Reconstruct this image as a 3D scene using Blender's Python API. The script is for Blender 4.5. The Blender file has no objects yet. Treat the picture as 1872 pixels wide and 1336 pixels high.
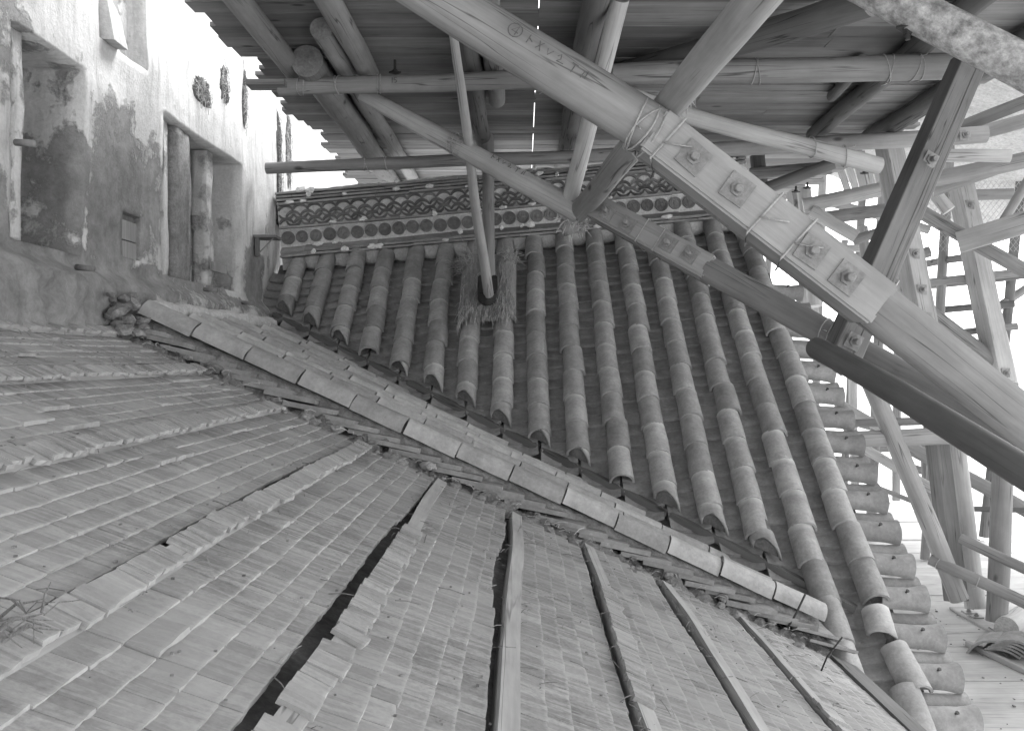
import bpy, bmesh, math, random
from math import sin, cos, pi, radians, sqrt, atan2
from mathutils import Vector, Matrix, noise

random.seed(7)
sc = bpy.context.scene
COL = sc.collection
F = 1650.0                                   # focal length in photograph pixels

# ------------------------------------------------------------------ camera, sky, sun, exposure
cam_d = bpy.data.cameras.new('camera')
cam = bpy.data.objects.new('camera', cam_d); COL.objects.link(cam)
cam.location = (0, 0, 0); cam.rotation_euler = (radians(90), 0, 0)
cam_d.sensor_width = 36; cam_d.lens = F / 1872 * 36
cam_d.shift_x = -0.0075; cam_d.shift_y = -0.007
cam_d.clip_start = 0.05; cam_d.clip_end = 3000
sc.camera = cam

SUN_EL, SUN_AZ = radians(54), radians(44)   # azimuth clockwise from +Y
world = bpy.data.worlds.new('World'); sc.world = world; world.use_nodes = True
wn = world.node_tree; wn.nodes.clear()
sky = wn.nodes.new('ShaderNodeTexSky'); sky.sky_type = 'NISHITA'; sky.sun_disc = False
sky.sun_elevation = SUN_EL; sky.sun_rotation = SUN_AZ
sky.dust_density = 1.5; sky.air_density = 1.6
bw = wn.nodes.new('ShaderNodeRGBToBW')       # monochrome plate
bg = wn.nodes.new('ShaderNodeBackground'); bg.inputs['Strength'].default_value = 0.15
wo = wn.nodes.new('ShaderNodeOutputWorld')
wn.links.new(sky.outputs[0], bw.inputs[0]); wn.links.new(bw.outputs[0], bg.inputs['Color'])
wn.links.new(bg.outputs[0], wo.inputs['Surface'])

sun_d = bpy.data.lights.new('sun', 'SUN'); sun_d.energy = 0.95; sun_d.angle = radians(20)
sun = bpy.data.objects.new('sun', sun_d); COL.objects.link(sun)
sdir = Vector((sin(SUN_AZ) * cos(SUN_EL), cos(SUN_AZ) * cos(SUN_EL), sin(SUN_EL)))
sun.rotation_euler = sdir.to_track_quat('Z', 'Y').to_euler(); sun.location = (20, -10, 30)

vs = sc.view_settings
vs.view_transform = 'Standard'; vs.look = 'None'; vs.gamma = 1; vs.exposure = 2.2
vs.use_curve_mapping = False
sc.render.engine = 'CYCLES'
sc.cycles.max_bounces = 6; sc.cycles.diffuse_bounces = 4

# ------------------------------------------------------------------ helpers
ORD = ['lowest', 'second', 'third', 'fourth', 'fifth', 'sixth', 'seventh', 'eighth', 'ninth', 'tenth', 'eleventh', 'twelfth', 'thirteenth', 'fourteenth', 'fifteenth', 'topmost']
W = {}
def P(px, py, Y):                            # a point seen at a photograph pixel, at depth Y
    return Vector(((px - 950) / F * Y, Y, (655 - py) / F * Y))

def link(o, mw=None, parent=None):
    COL.objects.link(o)
    mw = mw or Matrix.Identity(4)
    W[o] = mw
    o.matrix_basis = mw
    if parent is not None:
        o.parent = parent; o.matrix_parent_inverse = W[parent].inverted()
    return o
def tag(o, label=None, cat=None, group=None, kind=None):
    if label: o['label'] = label
    if cat: o['category'] = cat
    if group: o['group'] = group
    if kind: o['kind'] = kind
    return o
def thing(name, loc, label, cat, group=None):
    o = bpy.data.objects.new(name, None); o.empty_display_size = .1
    link(o, Matrix.Translation(Vector(loc)))
    return tag(o, label, cat, group)
def mk(name, verts, faces, mat, smooth=False):
    me = bpy.data.meshes.new(name); me.from_pydata([tuple(v) for v in verts], [], faces)
    if isinstance(mat, (list, tuple)):
        for m in mat: me.materials.append(m)
    else: me.materials.append(mat)
    if smooth: me.polygons.foreach_set('use_smooth', [True] * len(me.polygons))
    me.update(); return me
def ob(name, me, parent=None, mw=None):
    return link(bpy.data.objects.new(name, me), mw, parent)
def frame(origin, z, xhint=(1, 0, 0)):       # matrix whose local z runs along z
    z = Vector(z).normalized(); x = Vector(xhint); x = (x - z * x.dot(z))
    if x.length < 1e-4: x = Vector((0, 1, 0)); x = x - z * x.dot(z)
    x.normalize(); y = z.cross(x)
    m = Matrix((x, y, z)).transposed().to_4x4(); m.translation = Vector(origin); return m

class MB:
    def __init__(s): s.v = []; s.f = []
    def box(s, c, h, m=None):
        b = len(s.v); c = Vector(c)
        for i in range(8):
            p = Vector(((1 if i & 1 else -1) * h[0], (1 if i & 2 else -1) * h[1], (1 if i & 4 else -1) * h[2]))
            p = c + p
            s.v.append(m @ p if m else p)
        for q in ((0, 2, 3, 1), (4, 5, 7, 6), (0, 1, 5, 4), (2, 6, 7, 3), (0, 4, 6, 2), (1, 3, 7, 5)):
            s.f.append([b + k for k in q])
        return s
    def raw(s, v, f, m=None):
        b = len(s.v)
        s.v += [m @ Vector(p) if m else Vector(p) for p in v]; s.f += [[b + k for k in q] for q in f]
        return s
    def tube(s, pts, r, n=6, closed=False, r1=None):
        b = len(s.v); N = len(pts); pts = [Vector(p) for p in pts]
        up = Vector((.13, .21, .97))
        for i, p in enumerate(pts):
            a = pts[(i - 1) % N] if (closed or i > 0) else p
            c = pts[(i + 1) % N] if (closed or i < N - 1) else p
            t = (c - a).normalized(); x = up.cross(t)
            if x.length < 1e-3: x = Vector((1, 0, 0)).cross(t)
            x.normalize(); y = t.cross(x)
            rr = r if r1 is None else r + (r1 - r) * i / (N - 1)
            for k in range(n):
                an = 2 * pi * k / n; s.v.append(p + (x * cos(an) + y * sin(an)) * rr)
        for i in range(N if closed else N - 1):
            j = (i + 1) % N
            for k in range(n):
                l = (k + 1) % n; s.f.append([b + i * n + k, b + i * n + l, b + j * n + l, b + j * n + k])
        if not closed:
            s.f.append([b + k for k in range(n)][::-1]); s.f.append([b + (N - 1) * n + k for k in range(n)])
        return s
    def lathe(s, prof, n, m=None):           # (r, z) profile round z
        b = len(s.v)
        for r, z in prof:
            for k in range(n):
                a = 2 * pi * k / n; p = Vector((r * cos(a), r * sin(a), z)); s.v.append(m @ p if m else p)
        for i in range(len(prof) - 1):
            for k in range(n):
                l = (k + 1) % n; s.f.append([b + i * n + k, b + i * n + l, b + (i + 1) * n + l, b + (i + 1) * n + k])
        s.f.append([b + k for k in range(n)][::-1]); s.f.append([b + (len(prof) - 1) * n + k for k in range(n)])
        return s
    def mesh(s, name, mat, smooth=False): return mk(name, s.v, s.f, mat, smooth)
    def ob(s, name, mat, parent=None, smooth=False, mw=None): return ob(name, s.mesh(name, mat, smooth), parent, mw)

# ------------------------------------------------------------------ materials (all grey: a monochrome photograph)
def ramp(nt, fac, stops):
    r = nt.nodes.new('ShaderNodeValToRGB'); e = r.color_ramp.elements
    while len(e) < len(stops): e.new(.5)
    for k, (p, c) in enumerate(stops): e[k].position = p; e[k].color = (c, c, c, 1)
    nt.links.new(fac, r.inputs[0]); return r.outputs[0]
def math_n(nt, op, a, b=None, c=None):
    n = nt.nodes.new('ShaderNodeMath'); n.operation = op
    for k, x in enumerate((a, b, c)):
        if x is None: continue
        if isinstance(x, (int, float)): n.inputs[k].default_value = x
        else: nt.links.new(x, n.inputs[k])
    return n.outputs[0]
def mixv(nt, fac, a, b):                     # a*(1-fac)+b*fac on values
    return math_n(nt, 'ADD', math_n(nt, 'MULTIPLY', a, math_n(nt, 'SUBTRACT', 1.0, fac)), math_n(nt, 'MULTIPLY', b, fac))
def noise_n(nt, vec, scale, detail=6, rough=.6, dist=0):
    n = nt.nodes.new('ShaderNodeTexNoise'); n.inputs['Scale'].default_value = scale
    n.inputs['Detail'].default_value = detail; n.inputs['Roughness'].default_value = rough
    n.inputs['Distortion'].default_value = dist
    nt.links.new(vec, n.inputs['Vector']); return n.outputs['Fac']
def mapping(nt, vec, scale):
    m = nt.nodes.new('ShaderNodeMapping'); m.inputs['Scale'].default_value = scale
    nt.links.new(vec, m.inputs['Vector']); return m.outputs[0]
def base_mat(name, rough=.9, spec=.2):
    m = bpy.data.materials.new(name); m.use_nodes = True; nt = m.node_tree
    b = nt.nodes['Principled BSDF']; b.inputs['Roughness'].default_value = rough
    b.inputs['Specular IOR Level'].default_value = spec
    tc = nt.nodes.new('ShaderNodeTexCoord'); oi = nt.nodes.new('ShaderNodeObjectInfo'); ge = nt.nodes.new('ShaderNodeNewGeometry')
    off = nt.nodes.new('ShaderNodeVectorMath'); off.operation = 'ADD'
    sc_ = nt.nodes.new('ShaderNodeMath'); sc_.operation = 'MULTIPLY'; sc_.inputs[1].default_value = 37.0
    nt.links.new(oi.outputs['Random'], sc_.inputs[0])
    nt.links.new(tc.outputs['Object'], off.inputs[0]); nt.links.new(sc_.outputs[0], off.inputs[1])
    return m, nt, b, off.outputs[0], tc.outputs['Object'], oi.outputs['Random'], ge.outputs['Random Per Island']
def finish(nt, b, val, bumpsrc=None, bump=.3, dist=.01):
    nt.links.new(val, b.inputs['Base Color'])
    if bumpsrc is not None:
        n = nt.nodes.new('ShaderNodeBump'); n.inputs['Strength'].default_value = bump; n.inputs['Distance'].default_value = dist
        nt.links.new(bumpsrc, n.inputs['Height']); nt.links.new(n.outputs[0], b.inputs['Normal'])
def vary(nt, val, rnd, isl, a, bb):
    k = math_n(nt, 'ADD', math_n(nt, 'MULTIPLY', rnd, 2 * a), 1 - a - bb)
    k = math_n(nt, 'ADD', k, math_n(nt, 'MULTIPLY', isl, 2 * bb))
    return math_n(nt, 'MULTIPLY', val, k)

def M_rough(name, lo, hi, scale=8, fine=60, bump=.5, dist=.01, rnd=.08, isl=.0, rough=.95, stretch=(1, 1, 1), spec=.15):
    m, nt, b, v, o, r, i = base_mat(name, rough, spec)
    vv = mapping(nt, v, stretch)
    n1 = noise_n(nt, vv, scale, 8, .65); n2 = noise_n(nt, vv, fine, 4, .7)
    val = ramp(nt, n1, [(.3, lo), (.7, hi)])
    val = math_n(nt, 'MULTIPLY', val, ramp(nt, n2, [(.3, .75), (.7, 1.2)]))
    val = vary(nt, val, r, i, rnd, isl)
    finish(nt, b, val, math_n(nt, 'ADD', n1, math_n(nt, 'MULTIPLY', n2, .4)), bump, dist); return m
def M_wood(name, lo, hi, ax=2, bump=.3, rnd=.12, isl=0, knots=True, crack=.35, rough=.85):
    m, nt, b, v, o, r, i = base_mat(name, rough, .2)
    st = [1, 1, 1]; st[ax] = .07
    vv = mapping(nt, v, st)
    n1 = noise_n(nt, vv, 9, 6, .6, .3); n2 = noise_n(nt, vv, 55, 4, .6, .2)
    st2 = [1, 1, 1]; st2[ax] = .03
    n3 = noise_n(nt, mapping(nt, v, st2), 16, 2, .5, .1)
    n4 = noise_n(nt, v, 2.2, 5, .6)
    val = ramp(nt, n1, [(.2, lo), (.8, hi)])
    val = math_n(nt, 'MULTIPLY', val, ramp(nt, n2, [(.3, .88), (.7, 1.08)]))
    val = math_n(nt, 'MULTIPLY', val, ramp(nt, n4, [(.3, .80), (.65, 1.08)]))
    gate = ramp(nt, noise_n(nt, v, 1.7, 2, .5), [(.45, 0.0), (.55, 1.0)])
    ck0 = ramp(nt, n3, [(.486, 1.0), (.498, crack), (.502, crack), (.514, 1.0)])
    ck = mixv(nt, gate, 1.0, ck0)
    val = math_n(nt, 'MULTIPLY', val, ck)
    if knots:
        st3 = [1, 1, 1]; st3[ax] = .45
        vo = nt.nodes.new('ShaderNodeTexVoronoi'); vo.inputs['Scale'].default_value = 4.5
        nt.links.new(mapping(nt, v, st3), vo.inputs['Vector'])
        val = math_n(nt, 'MULTIPLY', val, ramp(nt, vo.outputs['Distance'], [(.05, .35), (.11, 1.0)]))
    val = vary(nt, val, r, i, rnd, isl)
    finish(nt, b, val, math_n(nt, 'ADD', math_n(nt, 'MULTIPLY', n2, .6), ck), bump, .006); return m
def M_tile(name, lo, hi, L=.28, rnd=.13, lip=True):
    m, nt, b, v, o, r, i = base_mat(name, .8, .3)
    n1 = noise_n(nt, v, 7, 8, .65); n2 = noise_n(nt, v, 45, 5, .7); n3 = noise_n(nt, v, 16, 6, .7)
    val = ramp(nt, n1, [(.28, lo), (.72, hi)])
    val = math_n(nt, 'MULTIPLY', val, ramp(nt, n2, [(.3, .85), (.72, 1.15)]))
    sp = ramp(nt, n3, [(.62, 0.0), (.72, 1.0)])
    val = mixv(nt, math_n(nt, 'MULTIPLY', sp, .45), val, .45)           # lichen and mortar crust
    if lip:
        sx = nt.nodes.new('ShaderNodeSeparateXYZ'); nt.links.new(o, sx.inputs[0])
        y = math_n(nt, 'ADD', sx.outputs['Y'], math_n(nt, 'MULTIPLY', math_n(nt, 'SUBTRACT', n1, .5), .09))
        e = ramp(nt, y, [(.006, 1.0), (.05, 0.0)])                     # mortar crust at the upper joint
        val = mixv(nt, math_n(nt, 'MULTIPLY', e, math_n(nt, 'MULTIPLY', r, .9)), val, .44)
    val = vary(nt, val, r, i, rnd, 0)
    finish(nt, b, val, math_n(nt, 'ADD', n2, n3), .35, .006); return m

M = {}
M['shingle'] = M_wood('shingle', .27, .40, ax=0, bump=.35, rnd=.10, isl=.10, knots=False, crack=.55)
def M_shingle():
    m, nt, b, v0, o, r, i = base_mat('shingle', .9, .15)
    ge = nt.nodes.new('ShaderNodeNewGeometry'); mp = nt.nodes.new('ShaderNodeMapping')
    mp.inputs['Rotation'].default_value = (0, -math.atan(.45), 0); nt.links.new(ge.outputs['Position'], mp.inputs['Vector'])
    k = math_n(nt, 'ADD', math_n(nt, 'MULTIPLY', r, 11.0), math_n(nt, 'MULTIPLY', i, 17.0))
    ad = nt.nodes.new('ShaderNodeVectorMath'); ad.operation = 'ADD'
    nt.links.new(mp.outputs[0], ad.inputs[0]); nt.links.new(k, ad.inputs[1]); v = ad.outputs[0]
    g1 = noise_n(nt, mapping(nt, v, (.10, 1, 1)), 60, 5, .6, .2); g2 = noise_n(nt, mapping(nt, v, (.05, 1, 1)), 26, 3, .55)
    d1 = noise_n(nt, mp.outputs[0], 2.1, 7, .62); d2 = noise_n(nt, mp.outputs[0], 70, 5, .7)
    val = ramp(nt, g1, [(.25, .27), (.75, .40)])
    val = math_n(nt, 'MULTIPLY', val, ramp(nt, g2, [(.49, .72), (.515, 1.0)]))
    val = math_n(nt, 'MULTIPLY', val, ramp(nt, d2, [(.32, .72), (.6, 1.06)]))
    dust = ramp(nt, d1, [(.36, .0), (.64, .75)])
    val = mixv(nt, dust, val, .37)
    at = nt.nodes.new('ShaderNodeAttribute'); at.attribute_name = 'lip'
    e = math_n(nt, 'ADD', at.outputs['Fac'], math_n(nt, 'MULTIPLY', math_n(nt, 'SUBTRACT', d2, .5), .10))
    val = mixv(nt, math_n(nt, 'MULTIPLY', ramp(nt, e, [(.90, 0.0), (.985, 1.0)]), .34), val, .50)   # lower edge painted lighter as if catching light, so the courses read
    val = vary(nt, val, r, i, .10, .10)
    finish(nt, b, val, math_n(nt, 'ADD', g1, d2), .4, .004); return m
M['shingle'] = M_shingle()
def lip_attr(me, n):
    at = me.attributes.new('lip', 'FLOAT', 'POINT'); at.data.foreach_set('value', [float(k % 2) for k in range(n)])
M['batten'] = M_wood('batten', .28, .42, ax=1, bump=.3, knots=False, crack=.5)
M['sheath'] = M_rough('sheathing', .10, .22, 10, 60)
M['mud'] = M_rough('mud', .09, .30, 13, 70, bump=1.0, dist=.03)
M['clod'] = M_rough('clod', .12, .30, 16, 80, bump=1.0, dist=.01, isl=.2)
M['tileA'] = M_tile('tile_main', .24, .40, rnd=.2)
M['tileB'] = M_tile('tile_gable', .20, .35, rnd=.2)
M['panA'] = M_tile('pan_main', .17, .30, lip=False)
M['panB'] = M_tile('pan_gable', .15, .28, lip=False)
M['plug'] = M_rough('mud_plug', .08, .18, 12, 60, bump=1.0)
M['mortar'] = M_rough('mortar', .50, .72, 14, 70, bump=.8, dist=.008, isl=.1)
M['ridgeplaster'] = M_rough('ridge_plaster', .42, .58, 6, 50, bump=.5)
M['roundel'] = M_tile('roundel', .12, .22, lip=False, rnd=.2)
M['wave'] = M_tile('wave_tile', .07, .16, lip=False, rnd=.35)
M['noshi'] = M_tile('ridge_course', .17, .32, lip=False)
M['log'] = M_wood('log', .17, .31)
M['logpale'] = M_wood('log_pale', .32, .46, crack=.5)
M['logdark'] = M_wood('log_dark', .09, .17)
M['logmid'] = M_wood('log_mid', .14, .25)
M['bark'] = M_rough('log_bark', .10, .50, 16, 70, bump=.8, dist=.01)
M['pole'] = M_wood('pole_smooth', .08, .13, knots=False, crack=.8, rough=.55)
M['endgrain'] = M_rough('end_grain', .14, .26, 10, 60)
M['endpale'] = M_rough('end_grain_pale', .40, .55, 10, 60)
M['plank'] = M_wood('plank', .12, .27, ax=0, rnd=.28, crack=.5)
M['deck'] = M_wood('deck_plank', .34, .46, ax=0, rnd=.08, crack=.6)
M['square'] = M_wood('square_timber', .13, .20, knots=False)
M['board'] = M_wood('board', .24, .38, ax=2, knots=False)
M['valley'] = M_rough('valley_board', .09, .2, 12, 60)
M['eave'] = M_wood('eave_board', .07, .14, ax=1, knots=False)
M['splice'] = M_wood('splice_face', .26, .34, ax=0, bump=.15, knots=False, crack=.8)
M['iron'] = M_rough('iron', .16, .26, 10, 60, bump=.3, rough=.6, spec=.4)
M['irondark'] = M_rough('iron_dark', .03, .06, 10, 60, bump=.3, rough=.6)
M['wire'] = M_rough('wire', .25, .4, 10, 60, rough=.5, spec=.5)
M['straw'] = M_rough('straw', .28, .52, 14, 90, isl=.3)
M['strawmat'] = M_rough('straw_mat', .20, .36, 20, 120, bump=1.0, dist=.02, stretch=(2.5, .5, .5))
M['pencil'] = M_rough('pencil', .10, .14)
M['ground'] = M_rough('ground', .55, .7, .3, 3)
M['sheet'] = M_rough('corrugated_sheet', .42, .55, 2, 30, bump=.1)
M['hole'] = M_rough('wall_core', .05, .16, 14, 70, bump=1.0, dist=.03)

# castle wall: white finish coat worn away to grey mud in patches (mask painted per vertex from patch shapes)
def M_wall():
    m, nt, b, v, o, r, i = base_mat('wall_plaster', .95, .1)
    at = nt.nodes.new('ShaderNodeAttribute'); at.attribute_name = 'worn'
    n1 = noise_n(nt, v, 5, 9, .7); n2 = noise_n(nt, v, 50, 5, .7); n3 = noise_n(nt, v, 1.6, 6, .6)
    st = noise_n(nt, mapping(nt, v, (1, 3.0, .35)), 5, 6, .65)
    fine = ramp(nt, n2, [(.3, .86), (.7, 1.06)])
    white = math_n(nt, 'MULTIPLY', ramp(nt, n3, [(.3, .44), (.62, .64)]), fine)
    white = math_n(nt, 'MULTIPLY', white, ramp(nt, st, [(.32, .72), (.5, 1.0)]))
    mud = math_n(nt, 'MULTIPLY', ramp(nt, n1, [(.28, .13), (.72, .36)]), fine)
    w = math_n(nt, 'ADD', at.outputs['Fac'], math_n(nt, 'MULTIPLY', math_n(nt, 'SUBTRACT', n1, .5), 1.5))
    w = ramp(nt, w, [(.44, 0.0), (.58, 1.0)])
    val = mixv(nt, w, white, mud)
    h = math_n(nt, 'ADD', math_n(nt, 'MULTIPLY', n2, .35), math_n(nt, 'ADD', n1, math_n(nt, 'MULTIPLY', w, -.8)))
    finish(nt, b, val, h, .75, .018); return m
M['wall'] = M_wall()
M['wallmud'] = M_rough('wall_mud', .17, .34, 6, 50, bump=.9, dist=.02)

# ------------------------------------------------------------------ geometry of the two roofs
SL = .45; HC = .88; XW = -2.35
ang = math.atan(SL); EU = Vector((cos(ang), 0, -sin(ang))); EN = Vector((sin(ang), 0, cos(ang))); EY = Vector((0, 1, 0))
O_A = Vector((XW, 0, -HC - SL * XW))
def A(u, v, n=0): return O_A + EU * u + EY * v + EN * n
def uA(x): return (x - XW) / cos(ang)
def A_top(x): return -.67 - SL * x
YR = 8.6
def zB(x, Y):
    d = YR - Y
    return .86 + .09 * (x + 2.11) - (.9 * d - .015 * d * d)
def valley_d(x, dz):                         # distance down the gable slope where it meets the main roof + dz
    lo, hi = 0, 5
    for _ in range(40):
        m = (lo + hi) / 2
        if zB(x, YR - m) > A_top(x) + dz: lo = m
        else: hi = m
    return lo
def valley_x(Y, dz):
    d = YR - Y
    return (-.67 + dz - (.86 + .09 * 2.11) + (.9 * d - .015 * d * d)) / (.09 + SL)

# ------------------------------------------------------------------ ground
g = MB(); g.raw([(-900, -900, -24), (900, -900, -24), (900, 1500, -24), (-900, 1500, -24)], [[0, 1, 2, 3]])
tag(g.ob('ground', M['ground']), 'pale open ground far below the scaffold', 'ground', kind='structure')

# ------------------------------------------------------------------ castle wall
def sm(a, b, x):
    t = min(1, max(0, (x - a) / (b - a))); return t * t * (3 - 2 * t)
def lump(y, z): return .022 * noise.noise((y * 1.3, z * 1.6, 3.1)) + .010 * noise.noise((y * 5, z * 5, 7.7)) + .004 * noise.noise((y * 15, z * 15, 1.7))
PATCH = [  # y, z, ry, rz, weight : where the finish coat has come away
    (4.62, .95, .34, .75, .9), (5.25, .85, .45, .6, .8), (5.75, 1.0, .25, .6, .62), (5.3, 1.3, .4, .3, .55), (4.9, 1.55, .25, .25, .3),
    (4.95, .45, 1.3, .16, 1.0), (4.2, .22, 1.0, .34, 1.4), (6.7, .45, 1.8, .12, .6), (8.0, .75, .42, .4, .75), (7.65, 2.3, .06, .45, .55), (4.1, 1.5, .3, .35, .5),
    (3.9, .6, .4, .5, .6), (5.55, 1.75, .1, .5, .25), (7.8, 1.35, .3, .1, .3), (5.0, .95, .12, .5, .5), (8.45, 1.0, .12, .5, .4)]
def worn(y, z):
    s = 0
    wy = y + .16 * noise.noise((y * 2.2, z * 2.2, 5)); wz = z + .2 * noise.noise((y * 2.2, z * 2.2, 9))
    for (py, pz, ry, rz, w) in PATCH:
        d = sqrt(((wy - py) / ry) ** 2 + ((wz - pz) / rz) ** 2)
        s = max(s, w * (1 - sm(.5, 1.25, d)))
    return s
OPEN = [  # y0, y1, z0, z1, depth
    (4.16, 4.86, .55, 1.56, .42), (5.93, 7.60, .55, 1.62, .34), (5.34, 5.60, .60, .87, .05), (5.06, 5.66, 1.80, 3.4, .10)]
wall_t = thing('castle_wall', (XW, 8, 0), 'weathered white plastered castle wall with deep window recesses', 'wall')
def lines(a, b, step, extra):
    n = int((b - a) / step); L = [a + (b - a) * i / n for i in range(n + 1)]
    for e in extra:
        L = [l for l in L if abs(l - e) > step * .45] + [e]
    return sorted(L)
ys = lines(2.6, 14.5, .035, [q for o_ in OPEN for q in o_[:2]])
zs = lines(-.35, 3.4, .035, [q for o_ in OPEN for q in o_[2:4] if q < 3.39])
wv = []; wf = []; ww = []
def WV(x, y, z, w): wv.append((x, y, z)); ww.append(w); return len(wv) - 1
def inside(y, z): return any(o_[0] < y < o_[1] and o_[2] < z < o_[3] for o_ in OPEN)
idx = {}
for a, y in enumerate(ys):
    for b_, z in enumerate(zs):
        base = .10 * (1 - sm(.40, .52, z + .03 * noise.noise((y * 3, 0, 2)))) * (1 if y > 4.6 else 1.4)   # plaster skirting at the wall foot
        rg = 1 - sm(.44, .56, z + .04 * noise.noise((y * 4, 0, 12)))
        base += rg * (1.0 if y < 5.1 else .45) * (.035 * noise.noise((y * 6, z * 7, 21)) + .03 * noise.noise((y * 14, z * 14, 22)) + .014 * noise.noise((y * 30, z * 30, 23)))
        idx[a, b_] = WV(XW + lump(y, z) + base, y, z, worn(y, z))
for a in range(len(ys) - 1):
    for b_ in range(len(zs) - 1):
        if inside((ys[a] + ys[a + 1]) / 2, (zs[b_] + zs[b_ + 1]) / 2): continue
        wf.append([idx[a, b_], idx[a + 1, b_], idx[a + 1, b_ + 1], idx[a, b_ + 1]])
for (y0, y1, z0, z1, dp) in OPEN:
    loop = []
    yy = [y for y in ys if y0 - 1e-6 <= y <= y1 + 1e-6]; zz = [z for z in zs if z0 - 1e-6 <= z <= z1 + 1e-6]
    ai = [ys.index(y) for y in yy]; bi = [zs.index(z) for z in zz]
    path = [(a, bi[0]) for a in ai] + [(ai[-1], b_) for b_ in bi[1:]] + [(a, bi[-1]) for a in ai[-2::-1]] + [(ai[0], b_) for b_ in bi[-2:0:-1]]
    rings = [[idx[p] for p in path]]
    for k in range(1, 5):
        t = k / 4; r = []
        for (a, b_) in path:
            y, z = ys[a], zs[b_]
            jy = .012 * noise.noise((y * 4, z * 4, t * 3 + 11)); r.append(WV(XW - dp * t + lump(y, z) * (1 - t), y + jy, z + jy, .35 + .4 * worn(y, z) + .25 * noise.noise((y * 3, z * 2, 8 + t))))
        rings.append(r)
    n = len(path)
    for k in range(4):
        for i in range(n):
            j = (i + 1) % n; wf.append([rings[k][i], rings[k][j], rings[k + 1][j], rings[k + 1][i]])
    cen = WV(XW - dp - .01, (y0 + y1) / 2, (z0 + z1) / 2, .8)
    for i in range(n): wf.append([rings[4][i], rings[4][(i + 1) % n], cen])
me = mk('plaster', wv, wf, M['wall'], True)
at = me.attributes.new('worn', 'FLOAT', 'POINT'); at.data.foreach_set('value', ww)
ob('plaster', me, wall_t)
def rough_post(name, x, y, z0, z1, hx, hy, mat, seed, parent=wall_t, bulge=.02):
    nz = 22; v = []; f = []; n = 16
    for k in range(nz + 1):
        z = z0 + (z1 - z0) * k / nz
        for i in range(n):
            a = 2 * pi * i / n; c, s = cos(a), sin(a)
            m_ = 1 / max(abs(c), abs(s)); m_ = 1 + (m_ - 1) * .97
            j = 1 + .10 * noise.noise((c * 2 + seed, s * 2, z * 5)) + .05 * noise.noise((c * 6, s * 6 + seed, z * 16))
            v.append((x + c * m_ * hx * j + bulge * noise.noise((seed, 0, z * 2)), y + s * m_ * hy * j, z))
    for k in range(nz):
        for i in range(n):
            j = (i + 1) % n; f.append([k * n + i, k * n + j, (k + 1) * n + j, (k + 1) * n + i])
    f.append(list(range(n))[::-1]); f.append([nz * n + i for i in range(n)])
    me = mk(name, v, f, mat, True)
    if mat is M['wall']:
        at = me.attributes.new('worn', 'FLOAT', 'POINT'); at.data.foreach_set('value', [.42] * len(v))
    return ob(name, me, parent)
rough_post('window_bar', XW - .10, 6.10, .545, 1.60, .055, .035, M['wall'], 1)
rough_post('window_bar', XW - .12, 6.36, .545, 1.60, .10, .12, M['wallmud'], 2)
rough_post('window_bar', XW - .20, 6.80, .545, 1.60, .05, .05, M['wallmud'], 3)
rough_post('window_bar', XW - .12, 7.02, .545, 1.60, .06, .07, M['wall'], 4)
rough_post('window_bar', XW - .08, 4.27, .56, 1.55, .05, .045, M['wall'], 5)
mb = MB(); mb.box((XW + .01, 7.02, .70), (.012, .16, .035), Matrix.Rotation(0, 4, 'X')); mb.ob('cross_slat', M['board'], wall_t)
for (zz_, hh) in ((.655, .05), (.77, .058)):
    mb = MB(); mb.box((XW - .03, 5.47, zz_), (.012, .105, hh)); mb.ob('niche_board', M['board'], wall_t)
mb = MB(); mb.box((XW + .075, 5.27, 1.99), (.06, .17, .09), Matrix.Translation((0, 0, 0))); 
mb = MB()
mb.raw([(XW - .09, 5.10, 1.81), (XW + .06, 5.10, 1.80), (XW + .06, 5.28, 1.80), (XW - .09, 5.28, 1.81), (XW - .09, 5.10, 2.25), (XW + .01, 5.10, 2.08), (XW + .01, 5.28, 2.0), (XW - .09, 5.28, 2.2)],
       [[0, 3, 2, 1], [4, 5, 6, 7], [0, 1, 5, 4], [1, 2, 6, 5], [2, 3, 7, 6], [3, 0, 4, 7]])
me = mb.mesh('sill_block', M['wall']); at = me.attributes.new('worn', 'FLOAT', 'POINT'); at.data.foreach_set('value', [.1] * 8); ob('sill_block', me, wall_t)
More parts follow.
